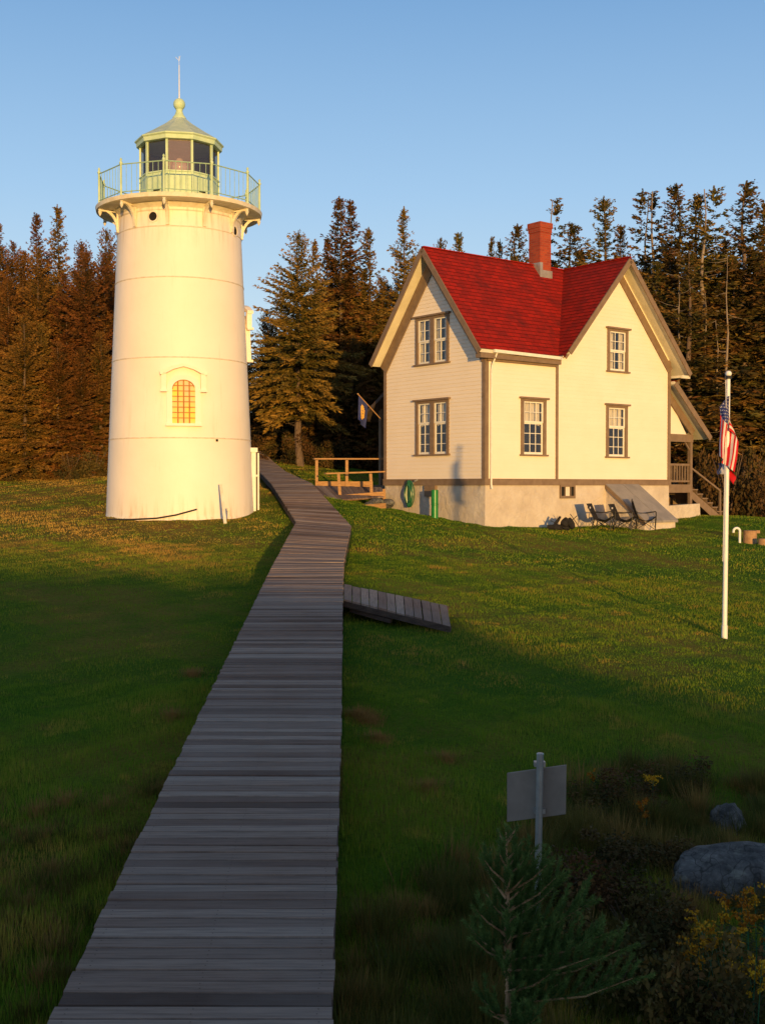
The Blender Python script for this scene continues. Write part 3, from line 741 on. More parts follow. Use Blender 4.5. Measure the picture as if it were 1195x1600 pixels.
def window(parent, P, up_, w):
    a0, a1, z0, z1, cols, rt, rb, dbl = w
    def B(mb, aa, ab, za, zb, d0, d1):
        p = P(aa, za, d0); q = P(ab, zb, d1)
        mb.box(min(p[0], q[0]), max(p[0], q[0]), min(p[1], q[1]), max(p[1], q[1]), za, zb)
    t = .115
    mb = MB()
    B(mb, a0, a0 + t, z0 + .05, z1 - .12, -.05, .04); B(mb, a1 - t, a1, z0 + .05, z1 - .12, -.05, .04)
    B(mb, a0, a1, z1 - .12, z1 - .045, -.05, .043)
    if dbl: m = (a0 + a1) / 2; B(mb, m - .09, m + .09, z0 + .05, z1 - .12, -.05, .038)
    fr = mb.build('window', M['trim'], parent)
    mb = MB(); B(mb, a0 - .07, a1 + .07, z1 - .045, z1 + .01, -.01, .11); mb.build('cap', M['trim'], fr)
    mb = MB(); B(mb, a0 - .05, a1 + .05, z0, z0 + .05, -.05, .09); mb.build('sill', M['trim'], fr)
    spans = [(a0 + t, a1 - t)] if not dbl else [(a0 + t, m - .09), (m + .09, a1 - t)]
    zb, zt = z0 + .05, z1 - .12
    for (s0, s1) in spans:
        zm = zb + (zt - zb) * (rb / (rt + rb))
        for (c0, c1, rows, dd) in ((zb, zm, rb, -.012), (zm, zt, rt, .008)):
            mb = MB(); fw = .055
            B(mb, s0, s0 + fw, c0, c1, dd - .03, dd); B(mb, s1 - fw, s1, c0, c1, dd - .03, dd)
            B(mb, s0 + fw, s1 - fw, c0, c0 + (.05 if c0 > zb else .07), dd - .03, dd - .001); B(mb, s0 + fw, s1 - fw, c1 - .04, c1, dd - .03, dd - .001)
            iw = s1 - s0 - 2 * fw
            for i in range(1, cols): x = s0 + fw + iw * i / cols; B(mb, x - .010, x + .010, c0, c1, dd - .025, dd - .003)
            for i in range(1, rows): z = c0 + (c1 - c0) * i / rows; B(mb, s0 + fw, s1 - fw, z - .010, z + .010, dd - .024, dd - .004)
            sh = mb.build('sash', M['sash'], fr)
            mb = MB(); mb.poly([P(s0 + .02, c0 + .01, dd - .016), P(s1 - .02, c0 + .01, dd - .016), P(s1 - .02, c1 - .01, dd - .016), P(s0 + .02, c1 - .01, dd - .016)]); mb.build('pane', M['glass'], sh)
        # curtain gathered to one side, wavy
        mb = MB(); n = 26
        full = w[5] == 2 and w[6] == 2
        for (ca, cb, za, zb2, top_only) in (((s0, s0 + (s1 - s0) * (.42 if full else 1.0), zb if full else zm - .10, zt, 0),) + (((s1 - (s1 - s0) * .25, s1, zb, zt, 0),) if full else ())):
            vs = []; uv = []
            for i in range(n):
                a = ca + (cb - ca) * i / (n - 1); d = -.13 + .022 * math.sin(i * 1.45) + .01 * math.sin(i * .6)
                scal = 0 if full else .10 * abs(math.sin(i / (n - 1) * PI * 1.0)) 
                vs += [P(a, za + scal, d), P(a, zb2, d)]; uv += [(a, za), (a, zb2)]
            mb.add(vs, [(2 * i, 2 * i + 2, 2 * i + 3, 2 * i + 1) for i in range(n - 1)], uv)
        mb.build('curtain', M['curtain'], fr, smooth=True)
        mb = MB(); B(mb, s0 - .15, s1 + .15, zb - .2, zt + .2, -.85, -.80); mb.build('dark_room_backing', M['dark'], fr)  # dark board added for the unlit room behind the glass
for w in WL: window(house, PLf, None, w)
for w in WR: window(house, PRf, None, w)

# trim: water table, corner boards, friezes
mb = MB()
mb.box(-.045, L_ + .03, -.045, .0, -.175, .0); mb.box(-.045, 0, 0.0, W + .03, -.176, .001); mb.box(-.055, L_ + .04, -.055, -.0, -.01, .02); mb.box(-.055, -.0, .001, W + .04, -.011, .021)
mb.build('water_table', M['trim'], house)
for (x0, x1, y0, y1, zt) in ((-.030, .0, -.027, .11, EZ - .02), (.0, .11, -.030, -.0, EZ - .1), (L_ - .13, L_ + .01, -.032, -.0, zcross(L_) - .05),
                             (A_ - .05, A_ + .05, -.034, -.0, EZ - .05), (-.031, .0, W - .12, W + .01, EZ - .02)):
    mb = MB(); mb.box(x0, x1, y0, y1, .021, zt); mb.build('corner_board', M['trim'], house)
# roofs: shingled top + slab
def roof_plane(name, P, xr, zs, lo, hi, th=.10):
    mb = MB(); coursed(mb, P, zs, xr, .16, .012, (), lo, hi)
    return mb.build(name, M['shingle'], house)
S1 = math.sqrt(1 + K1 * K1); S2 = math.sqrt(1 + K2 * K2)
sl1 = (RG - EZ) * S1 / K1
VA = -EO; 
# main front: param s along slope from eave (s=0) to ridge
def Pm(sgn):
    def P(a, s, d):
        v = W / 2 - sgn * (W / 2 + EO) + sgn * s / S1
        z = EZ + s * K1 / S1
        n = (0, -sgn * K1 / S1, 1 / S1)
        return (a, v + n[1] * (d + .02), z + n[2] * (d + .02))
    return P
def uval(z):  # valley u where cross left plane has height z
    return CU - (RG - z) / K2
mb = MB(); coursed(mb, Pm(1), [], lambda s: (-OV - .03, max(uval(EZ + s * K1 / S1), A_ - .3) + .02), .16, .014, (), 0, sl1)
rf = mb.build('main_roof', M['shingle'], house)
mb = MB(); coursed(mb, Pm(-1), [], lambda s: (-OV - .03, uval(EZ + s * K1 / S1) + .02), .16, .014, (), 0, sl1); 
mb.build('main_roof', M['shingle'], house)
EC = zcross(L_ + ER)                      # eave height of the cross wing right side
slc = (RG - EC) * S2 / K2
def Pc(sgn):
    def P(a, s, d):
        u = CU + sgn * ((RG - EC) / K2) - sgn * s / S2
        z = EC + s * K2 / S2
        n = (sgn * K2 / S2, 0, 1 / S2)
        return (u + n[0] * (d + .02), a, z + n[2] * (d + .02))
    return P
def vl(s):
    z = EC + s * K2 / S2
    return (-OF - .03, max(-OF, W / 2 - (RG - z) / K1) if z > EZ else -OF + .02)
s_start = (EZ - .1 - EC) * S2 / K2
mb = MB(); coursed(mb, Pc(-1), [(EZ - EC) * S2 / K2], vl, .16, .014, (), max(0, s_start), slc); mb.build('cross_roof', M['shingle'], house)
mb = MB(); coursed(mb, Pc(-1), [], lambda s: (max(W + OF - .0, W / 2 + (RG - (EC + s * K2 / S2)) / K1) if False else W / 2 + (RG - (EC + s * K2 / S2)) / K1 - .02, W + OF + .03) if (W / 2 + (RG - (EC + s * K2 / S2)) / K1) < W + OF else (W + OF, W + OF + .03), .16, .014, (), 0, slc); mb.build('cross_roof', M['shingle'], house)
mb = MB(); coursed(mb, Pc(1), [], lambda s: (-OF - .03, W + OF + .03), .16, .014, (), 0, slc); mb.build('cross_roof', M['shingle'], house)
# soffit slabs just under the shingles
def slab(pts, t=.09):
    mb = MB(); mb.prism([Vector(p) for p in pts], (0, 0, -t)); return mb
slab([(-OV, -EO, EZ), (A_ - .02, -EO, EZ), (CU - .1, W / 2, RG - .02), (-OV, W / 2, RG - .02)]).build('soffit', M['soffit'], house)
slab([(-OV, W / 2, RG - .02), (CU - .1, W / 2, RG - .02), (CU - .1, W + EO, EZ), (-OV, W + EO, EZ)]).build('soffit', M['soffit'], house)
slab([(A_ + .0, -OF, zcross(A_) - .01), (CU, -OF, RG - .02), (CU, W / 2, RG - .02), (A_ + .0, 0.0, zcross(A_) - .01)]).build('soffit', M['soffit'], house)
slab([(CU, -OF, RG - .02), (L_ + ER, -OF, EC), (L_ + ER, W + OF, EC), (CU, W + OF, RG - .02)]).build('soffit', M['soffit'], house)
# rake fascia boards and friezes
def rake(p0, p1, w, h, up, name, mat=M['trim']):
    mb = MB(); mb.obox(p0, p1, w, h, up); return mb.build(name, mat, house)
nL = (0, 0, 1)
f_ = .17
for sgn, e in ((-1, -EO), (1, W + EO)):
    rake((-OV - .025, W / 2 - sgn * .0, RG - .075), (-OV - .025, e, EZ - .075 + (0)), .05 if False else .035, f_, (0, 0, 1), 'rake_board')
    rake((-.03, W / 2, RG - .47), (-.03, (-.02 if sgn < 0 else W + .02), zmain(0) - .47 + .0), .035, .36, (0, 0, 1), 'frieze')
for sgn, ue, nm in ((-1, A_ + .02, 0), (1, L_ + ER, 0)):
    rake((CU, -OF - .025, RG - .075), (ue, -OF - .025, zcross(ue) - .075), .035, f_, (0, 0, 1), 'rake_board')
    ub = A_ + .3 if sgn < 0 else L_ - .02
    rake((CU, -.03, RG - .42), (ub, -.03, zcross(ub) - .42), .035, .26, (0, 0, 1), 'frieze')
# eave: boxed cornice and gutter along the left part of the front
mb = MB(); mb.box(-OV + .02, A_ - .03, -EO - .02, -.0, EZ - .24, EZ - .10); mb.box(.01, A_ - .05, -.10, -.001, EZ - .30, EZ - .241); mb.build('cornice', M['trim'], house)
mb = MB(); mb.obox((.1, -EO - .06, EZ - .03), (A_ - .05, -EO - .06, EZ - .06), .09, .09); mb.build('gutter', M['sash'], house)
mb = MB(); mb.tube([(.22, -EO - .06, EZ - .08), (.20, -.08, EZ - .42), (.19, -.06, EZ - .6), (.19, -.06, -.15), (.19, -.09, -.28)], .028, 8); mb.build('downspout', M['sash'], house)
mb = MB(); mb.prism([(L_, -OF, EC - .10), (L_ + ER, -OF, EC - .10), (L_ + ER, -OF, EC - .2), (L_, -OF, EC - .2)], (0, .06, 0)); mb.box(L_ + .005, L_ + ER - .02, -OF + .06, W, EC - .18, EC - .10); mb.build('cornice', M['soffit'], house)
# foundation
mb = MB(); mb.box(0.0, L_ - .03, 0.0, W - .02, -2.2, -.17); fd = mb.build('foundation', M['plaster'], house)
# chimney
cu, cv = 4.62, W / 2 - .05
mb = MB(); s = .255
mb.box(cu - s, cu + s, cv - s, cv + s, RG - .9, 8.12); mb.box(cu - s - .02, cu + s + .02, cv - s - .02, cv + s + .02, 8.12, 8.26); mb.box(cu - s - .04, cu + s + .04, cv - s - .04, cv + s + .04, 8.26, 8.44)
ch = mb.build('chimney', M['brick'], rf)
mb = MB(); mb.box(cu - s - .03, cu + s + .03, cv - s - .035, cv - s + .3, RG - .75, RG - .16); mb.box(cu - s - .028, cu - s + .1, cv - s - .03, cv + s, RG - .5, RG + .08); mb.build('flashing', M['brick_flash'], ch)
mb = MB(); mb.obox((-OV, W / 2, RG + .035), (CU, W / 2, RG + .035), .14, .03); mb.obox((CU, -OF, RG + .036), (CU, W + OF, RG + .036), .14, .03); mb.build('ridge_cap', M['shingle'], rf)
# basement window on the south wall and electrical box on the west wall
mb = MB(); mb.box(3.12, 3.80, -.05, .0, -.58, -.50); mb.box(3.12, 3.80, -.05, .0, -.22, -.178); mb.box(3.12, 3.17, -.05, .0, -.5, -.22); mb.box(3.75, 3.80, -.05, .0, -.5, -.22); mb.box(3.33, 3.37, -.04, .0, -.5, -.22); mb.box(3.58, 3.61, -.04, .0, -.5, -.22)
bwn = mb.build('basement_window', M['trim'], house)
mb = MB(); mb.box(3.17, 3.75, -.012, -.002, -.5, -.22); mb.build('pane', M['dark'], bwn)
mb = MB(); mb.box(3.38, 3.56, -.02, -.013, -.5, -.22); mb.build('curtain', M['curtain'], bwn)
mb = MB(); mb.box(-.10, -.0, 2.12, 2.62, -.52, -.18); mb.build('vent_box', M['trim'], house)
# bulkhead
mb = MB(); bu0, bu1 = 5.28, 6.78; bo = 1.55
zg = lambda u, v: -1.62
mb.prism([(bu0, 0, -.16), (bu0, -bo, -1.28), (bu0, -bo, -1.7), (bu0, 0, -1.7)], (bu1 - bu0, 0, 0))
bk = mb.build('bulkhead', M['plaster'], house)
for k in range(2):
    a = bu0 - .06 + k * (bu1 - bu0 + .12) / 2; b = a + (bu1 - bu0 + .12) / 2 - .02
    mb = MB(); mb.prism([(a, .0, -.10), (a, -bo - .08, -1.27), (a, -bo - .08, -1.34), (a, 0, -.17)], (b - a, 0, 0)); mb.build('bulkhead_door', M['bulk'], bk)
mb = MB(); mb.prism([(bu0 - .07, -.0, -.13), (bu0 - .07, -bo - .06, -1.31), (bu0 - .07, -bo - .06, -1.42), (bu0 - .07, 0, -.26)], (.05, 0, 0)); mb.build('bulkhead_frame', M['trim'], bk)

# right hand porch (part of the house)
pv0, pv1 = .15, 3.4; pw = 1.45
pr = MB(); pr.box(L_ + .0, L_ + pw, pv0, pv1, -.42, -.14); pdk = pr.build('porch_deck', M['trim'], house)
zr0 = EC - .28; PK = .92
mb = MB()
def Pp(a, s, d):
    u = L_ + pw + .5 - s / math.sqrt(1 + PK * PK); z = zr0 - PK * (pw + .5) + s * PK / math.sqrt(1 + PK * PK)
    return (u + d * .68, a, z + d * .73 + .02)
coursed(mb, Pp, [], lambda s: (pv0 - .38, pv1 + .3), .16, .014, (), 0, (pw + .5) * math.sqrt(1 + PK * PK)); prf = mb.build('porch_roof', M['shingle'], house)
pe = (L_ + pw + .5, zr0 - PK * (pw + .5))
mb = MB(); mb.prism([(L_, pv0 - .35, zr0), (pe[0], pv0 - .35, pe[1]), (pe[0], pv0 - .35, pe[1] - .09), (L_, pv0 - .35, zr0 - .09)], (0, pv1 - pv0 + .6, 0)); mb.build('soffit', M['soffit'], prf)
mb = MB(); mb.obox((L_ + .0, pv0 - .375, zr0 - .08), (pe[0], pv0 - .375, pe[1] - .08), .035, .19); mb.build('rake_board', M['trim'], prf)
bz = pe[1] + .06
mb = MB(); mb.box(L_ + .0, L_ + pw, pv0 - .02, pv0 + .10, bz - .26, bz); mb.box(L_ + pw - .12, L_ + pw, pv0 + .1, pv1, bz - .26, bz); mb.obox((L_, pv0 + .0, zr0 - .34), (L_ + pw, pv0 + .0, zr0 - .34 - PK * pw), .06, .26); mb.build('beam', M['trim'], prf)
mb = MB(); mb.prism([(L_ + .01, pv0 + .04, bz), (L_ + pw - .3, pv0 + .04, bz), (L_ + .01, pv0 + .04, zr0 - .3)], (0, .03, 0)); mb.build('gable_infill', M['siding'], prf)
for v in (pv0 + .06, pv1 - .1):
    mb = MB(); mb.box(L_ + pw - .13, L_ + pw - .01, v - .06, v + .06, -.14, bz - .26); mb.obox((L_ + pw - .12, v, bz - .52), (L_ + pw - .35, v, bz - .27), .05, .05); mb.build('porch_post', M['trim'], house)
mb = MB()
mb.box(L_ + .0, L_ + pw - .13, pv0 + .03, pv0 + .09, .50, .57); mb.box(L_ + .0, L_ + pw - .13, pv0 + .03, pv0 + .09, -.06, .0)
for i in range(9):
    x = L_ + .08 + i * .145; mb.box(x - .02, x + .02, pv0 + .04, pv0 + .08, .0, .50)
mb.build('balustrade', M['trim'], house)
mb = MB(); mb.box(L_ + pw - .14, L_ + pw - .02, pv0, pv0 + .1, -1.1, -.42); mb.obox((L_ + .2, pv0 + .5, -.5), (L_ + 1.0, pv0 + .5, -1.1), .08, .10); mb.build('porch_post', M['trim'], house)
mb = MB(); mb.prism([(L_ - .03, pv0 - .1, -.86), (L_ + pw + .28, pv0 - .1, -.80), (L_ + pw + .32, pv0 - .1, -1.6), (L_ - .03, pv0 - .1, -1.9)], (0, .35, 0)); mb.box(L_ + .02, L_ + pw + .2, pv0 + .25, pv1, -1.9, -.95); mb.build('porch_foundation', M['plaster'], house)
mb = MB(); ns = 6
for i in range(ns):
    u = L_ + pw + .0 + i * .285; z = -.30 - i * .155
    mb.box(u, u + .32, .16, 1.5, z - .04, z); mb.box(u + .28, u + .30, .18, 1.48, z - .155, z - .041)
for v in (.18, 1.46):
    mb.prism([(L_ + pw, v, -.36), (L_ + pw + ns * .285 + .02, v, -.36 - ns * .155), (L_ + pw + ns * .285 - .2, v, -.56 - ns * .155), (L_ + pw, v, -.62)], (0, .03, 0))
stp = mb.build('porch_steps', M['trim'], house)
mb = MB(); zt = .55; ue = L_ + pw + ns * .285 - .08
mb.obox((L_ + pw, .20, .42), (ue, .20, -.36), .05, .06); mb.box(ue - .03, ue + .03, .17, .23, -1.30, -.36); mb.build('handrail', M['trim'], stp)

# left rear porch, mostly hidden behind the corner
mb = MB(); bv = W + .05
mb.box(.9, 3.2, bv, bv + 1.7, -.42, -.16); mb.build('rear_porch_deck', M['trim'], house)
mb = MB(); mb.prism([(.55, bv, 3.35), (.55, bv + 2.0, 2.1), (.55, bv + 2.0, 2.0), (.55, bv, 3.2)], (2.6, 0, 0)); mb.build('rear_porch_roof', M['stringer'], house)  # dark timber colour stands in for the shade on this roof
for (u, v) in ((1.0, bv + 1.4),):
    mb = MB(); mb.box(u - .06, u + .06, v - .06, v + .06, -.9, 2.55); mb.build('porch_post', M['trim'], house)

# state flag on an angled staff at the rear porch
bt = at(596, 656, 38.2); tp = at(559.5, 616, 37.6)
st = empty('porch_flag', bt); tag(st, 'small blue flag with golden emblem on an angled staff behind the house corner', 'flag')
mb = MB(); mb.tube([(0, 0, 0), tp - bt], .016, 8); mb.tube([tp - bt, (tp - bt) * 1.03], [.03, .02], 8); mb.build('staff', M['lumber'], st, smooth=True)
d = (tp - bt)
mb = MB(); nu, nv = 18, 18; vs = []; uv = []
for i in range(nu + 1):
    for j in range(nv + 1):
        s_, t_ = i / nu, j / nv
        p = d * (.98 - .40 * s_ * 1.0)
        q = p + Vector((-.02 * t_ + .05 * s_ * t_ + .03 * math.sin(s_ * 9) * t_ - .12 * t_ * s_, .07 * math.sin(s_ * 8 + t_ * 2) * t_, -.78 * t_ + .22 * t_ * s_ * 0))
        vs.append(q); uv.append((s_, t_))
fs = [(i * (nv + 1) + j, (i + 1) * (nv + 1) + j, (i + 1) * (nv + 1) + j + 1, i * (nv + 1) + j + 1) for i in range(nu) for j in range(nv)]
mb.add(vs, fs, uv)
for n_, f in enumerate(fs):
    i, j = n_ // nv, n_ % nv
    dx = (i + .5) / nu - .5; dy = (j + .5) / nv - .5
    e = (dx / .25) ** 2 + (dy / .30) ** 2
    mb.mi[n_] = 1 if (e < 1 and not (.10 < e < .22 and (i + j) % 2)) else 0
mb.build('cloth', None, st, smooth=True, mats=[M['blue'], M['gold']])

# ------------------------------------------------------------------ wooden railings and ramp to the rear porch
def railing(name, label, top0, top1, posts, kick0, kick1, extra=None):
    r = empty(name, (0, 0, 0)); tag(r, label, 'railing')
    mb = MB(); mb.obox(top0, top1, .14, .045); mb.build('top_rail', M['lumber'], r)
    for (a, b) in posts:
        mb = MB(); mb.obox(a, b, .09, .09, up=(0, 1, 0)); mb.build('post', M['lumber'], r)
    mb = MB(); mb.obox(kick0, kick1, .04, .20); mb.build('kick_board', M['lumber'], r)
    return r
Ya, Yb = 37.6, 36.0
ra = railing('wooden_railing', 'farther unpainted timber railing along the house ramp, taller in the photo', at(490, 717, Ya), at(603, 717, 38.6),
        [(at(495, 762, Ya), at(495, 719, Ya)), (at(542, 764, Ya + .4), at(542, 719, Ya + .4))], at(493, 757, Ya), at(582, 757, Ya + .8))
rb_ = railing('wooden_railing', 'nearer unpainted timber railing along the house ramp, with kick board at the lawn edge', at(508, 740, Yb), at(600, 737, Yb + .9),
        [(at(532, 784, Yb), at(529, 741, Yb)), (at(581, 783, Yb + .7), at(579, 740, Yb + .7)), (at(600.5, 785, Yb + .8), at(600, 764, Yb + .8))], at(512, 780, Yb - .1), at(599, 773, Yb + .7))
ramp_ = empty('access_ramp', (0, 0, 0)); tag(ramp_, 'grey plank ramp between the two timber railings beside the house', 'ramp')
mb = MB(); boards(mb, [at(492, 783, 34.2), at(600, 776, 36.6)], [at(460, 758, 37.2), at(598, 761, 38.4)], .14, .01, .035); mb.build('deck', M['boards'], ramp_)
mb = MB(); mb.obox(at(520, 797, 34.0), at(602, 790, 35.8), .05, .16); mb.build('edge_beam', M['lumber'], ramp_)

# ------------------------------------------------------------------ flagpole and flag
FY = 19.0
fb = at(1131, 993, FY); ft = at(1137.5, 584, FY + .1)
fb.z = min(fb.z, g1(fb.x, fb.y)) - .05
fp = empty('flagpole', fb); tag(fp, 'white flagpole standing on the lawn right of the house', 'flagpole')
mb = MB(); d = ft - fb; mb.tube([(0, 0, 0), d * .06, d * .062, d * .98], [.050, .048, .040, .030], 14); mb.build('pole', M['white_metal'], fp, smooth=True)
mb = MB(); mb.tube([d * .98, d * .992], .05, 12); mb.build('truck', M['black_tube'], fp)
mb = MB(); c = d * 1.0; mb.lathe([(.05 * math.sin(t) + .001, -.05 * math.cos(t)) for t in np.linspace(0, PI, 10)], 14, c); mb.build('finial', M['white_metal'], fp, smooth=True)
mb = MB(); mb.tube([d * .975 + Vector((-.06, -.05, 0)), d * .88 + Vector((-.05, -.06, 0)), d * .5 + Vector((-.055, -.05, 0)), d * .30 + Vector((-.06, -.05, 0))], .006, 6); mb.build('halyard', M['white'], fp)
mb = MB(); mb.obox(d * .34 + Vector((-.05, -.02, .07)), d * .34 + Vector((-.05, -.02, -.07)), .03, .04); mb.build('cleat', M['white_metal'], fp)
# the flag: limp in the calm, stripes falling
HH, FL = .92, 1.20
ztop = at(1137, 618, FY).z - fb.z
def poleat(z): return d * (z / d.z)
NU, NV = 78, 52      # along fly, along hoist
vs = []; uv = []
for i in range(NU + 1):
    for j in range(NV + 1):
        t_, s_ = i / NU, j / NV
        z = ztop - .57 * s_ ** 1.05 * (1 - .3 * t_) - FL * .80 * t_ ** 1.22 * (1 - .12 * s_)
        reach = math.sin(min(1, t_ * 2.4) * PI / 2) * (.02 + .17 * s_)
        x = -.135 * (1 - s_) * min(1, t_ * 4) - .03 * min(1, t_ * 4) + reach * 1.05 + .010 * math.sin(s_ * 17 + t_ * 3) * min(1, t_ * 3)
        x += -.07 * t_ * (1 - abs(2 * s_ - 1)) - .10 * max(0, t_ - .35) * s_
        y = -.07 + .045 * math.sin(s_ * 11 + .8 + t_ * 1.2) * min(1, t_ * 3.5) + .02 * math.sin(t_ * 9 + s_ * 5)
        p = poleat(z); vs.append((p.x + x, p.y + y, z)); uv.append((t_, s_))
fs = [(i * (NV + 1) + j, (i + 1) * (NV + 1) + j, (i + 1) * (NV + 1) + j + 1, i * (NV + 1) + j + 1) for i in range(NU) for j in range(NV)]
mb = MB(); mb.add(vs, fs, uv)
for n_ in range(len(fs)):
    i, j = n_ // NV, n_ % NV
    stripe = int(j / NV * 13); mi = 1 if stripe % 2 else 0
    if i < 31 and stripe < 7:
        mi = 2; row = (j - 1) // 3; col_ = (i - 2)
        if (j - 1) % 3 == 1 and row < 9:
            off = 0 if row % 2 == 0 else 2.5
            if (col_ - off) % 5 < 1.01 and 0 <= col_ - off: mi = 1
    mb.mi[n_] = mi
fl = mb.build('flag', None, None, smooth=True, mats=[M['red'], M['white'], M['blue']]); fl.location = fb
tag(fl, 'american flag hanging limp from the white flagpole', 'flag')
# a second small flag below the first, blue and pale
vs = []; nu, nv = 14, 12
for i in range(nu + 1):
    for j in range(nv + 1):
        t_, s_ = i / nu, j / nv; z = ztop - 1.10 - .18 * s_ - .20 * t_
        p = poleat(z); vs.append((p.x - .13 + .30 * t_ * .9 + .02 * math.sin(s_ * 6), p.y + .07 + .04 * math.sin(t_ * 11), z + .08 * math.sin(t_ * 3)))
mb = MB(); fs = [(i * (nv + 1) + j, (i + 1) * (nv + 1) + j, (i + 1) * (nv + 1) + j + 1, i * (nv + 1) + j + 1) for i in range(nu) for j in range(nv)]
mb.add(vs, fs)
for n_ in range(len(fs)): mb.mi[n_] = 0 if (n_ // nv) < 3 else (1 if (n_ // nv) < 6 else 2)
f2 = mb.build('flag', None, None, smooth=True, mats=[M['blue'], M['white'], M['red']]); f2.location = fb; tag(f2, 'lower rolled fold of cloth in blue and white under the american flag', 'flag')

# ------------------------------------------------------------------ hose, green tube, chairs, stump, pipe
def lobj(name, mb, mat, label, cat, group=None, smooth=True):
    o = mb.build(name, mat, None, smooth=smooth); tag(o, label, cat, group); return o
hr = empty('hose_reel', h2w(-.10, 3.27, -.45)); hr.rotation_euler = (0, 0, YAW); tag(hr, 'coil of green garden hose hung on the foundation wall', 'hose')
mb = MB(); pts = []
for k in range(14):
    for i in range(24):
        t = 2 * PI * i / 24; r_ = .05 + .17 * ((k * .37) % 1); rz = .22 + .22 * ((k * .61) % 1)
        pts.append((-.04 - .022 * (k % 4) + .01 * math.sin(t * 3), r_ * math.sin(t) + .012 * math.sin(k * 3), rz * math.cos(t) + .02 * math.sin(k * 5)))
mb.tube(pts, .017, 6); mb.build('coil', M['hose'], hr, smooth=True)
mb = MB(); mb.box(-.06, .09, -.09, .09, .30, .40); mb.tube([(-.1, -.3, .40), (.03, -.3, .44)], .03, 8); mb.build('hanger', M['metal'], hr)
gb = h2w(-.55, 2.0, 0); p = at(679, 817, 34.9); p.z = g1(p.x, p.y)
mb = MB(); h_ = 43 / F * 34.9
mb.lathe([(.105, -.1), (.105, h_ * .45), (.112, h_ * .46), (.112, h_ * .5), (.105, h_ * .51), (.105, h_), (.095, h_ + .01), (.09, h_ - .2)], 20, p)
lobj('green_tube', mb, M['tubegreen'], 'upright bright green plastic pipe standing on the lawn by the foundation', 'pipe')

def camp_chair(name, label, pos, rz, tall=0.0):
    r = empty(name, pos, rz); r.scale = (1.12, 1.15, .92); tag(r, label, 'camp chair', 'folding camp chairs by the bulkhead')
    # local: chair faces +x, width along y
    mb = MB(); n = 10; vs = []
    for i in range(n + 1):
        for j in range(n + 1):
            a = i / n; b = j / n * 2 - 1
            vs.append((-.18 + .46 * a, b * .24, (.40 + .07 * a - .15 * math.sin(a * PI) * (1 - b * b * .35))))
    mb.add(vs, [(i * (n + 1) + j, (i + 1) * (n + 1) + j, (i + 1) * (n + 1) + j + 1, i * (n + 1) + j + 1) for i in range(n) for j in range(n)])
    vsb = [(x, y, z - .02) for x, y, z in vs]; mb.add(vsb, [(i * (n + 1) + j, i * (n + 1) + j + 1, (i + 1) * (n + 1) + j + 1, (i + 1) * (n + 1) + j) for i in range(n) for j in range(n)])
    mb.build('seat', M['black'], r, smooth=True)
    H = .88 + tall; mb = MB(); vs = []
    for off in (0, -.025):
        for i in range(n + 1):
            for j in range(n + 1):
                a = i / n; b = j / n * 2 - 1
                wd = .26 - (.06 if tall else 0) * a
                vs.append((-.17 - .20 * a - .05 * (1 - b * b) * math.sin(a * PI) + off, b * wd, .38 + (H - .38) * a))
    m_ = (n + 1) ** 2
    mb.add(vs, [(i * (n + 1) + j, (i + 1) * (n + 1) + j, (i + 1) * (n + 1) + j + 1, i * (n + 1) + j + 1) for i in range(n) for j in range(n)] + [(m_ + i * (n + 1) + j, m_ + i * (n + 1) + j + 1, m_ + (i + 1) * (n + 1) + j + 1, m_ + (i + 1) * (n + 1) + j) for i in range(n) for j in range(n)])
    mb.build('backrest', M['black'], r, smooth=True)
    mb = MB(); zz = H - .14; k = (zz - .38) / (H - .38); xx = -.17 - .20 * k - .05 * math.sin(k * PI)
    for off in (.012, -.045): mb.box(xx + off - .002, xx + off, -.07, .07, zz - .03, zz + .03)
    mb.build('badge', M['white'], r)
    for s_ in (-1, 1):
        mb = MB(); y = s_ * .27
        mb.obox((-.26, y, .60), (.0, y, .575), .05, .02); mb.obox((.0, y, .575), (.28, y, .63), .06, .02); mb.build('armrest', M['black'], r)
        mb = MB(); mb.tube([(-.37, y, H), (-.18, y, .36), (-.26, y, .01)], .011, 6); mb.build('leg', M['black_tube'], r)
        mb = MB(); mb.tube([(.28, y, .62), (.28, y, .45), (.26, y, .01)], .011, 6); mb.build('leg', M['black_tube'], r)
        mb = MB(); mb.tube([(-.26, y, .03), (.28, y, .45)], .010, 6); mb.tube([(.26, y, .03), (-.20, y, .40)], .010, 6); mb.build('cross_brace', M['black_tube'], r)
    mb = MB()
    for x in (-.26, .26): mb.tube([(x, -.27, .03), (x, .27, .40)], .010, 6); mb.tube([(x, .27, .03), (x, -.27, .40)], .010, 6)
    mb.build('cross_brace', M['black_tube'], r)
    return r
def place(px, py, Y): p = at(px, py, Y); p.z = g1(p.x, p.y); return p
camp_chair('camp_chair', 'black folding camp chair, left one of the row of three before the bulkhead', place(941, 827, 35.5), R(-22))
camp_chair('camp_chair', 'black folding camp chair standing between the two others before the bulkhead', place(975, 827, 35.9), R(-26))
camp_chair('camp_chair', 'black folding camp chair with the tallest narrow back, in front of the bulkhead doors', place(1008, 826, 36.2), R(-12), .18)
r = empty('folded_camp_chair', place(873, 830, 34.6), R(-20)); tag(r, 'collapsed black camp chair lying in a heap on the grass', 'camp chair')
mb = MB()
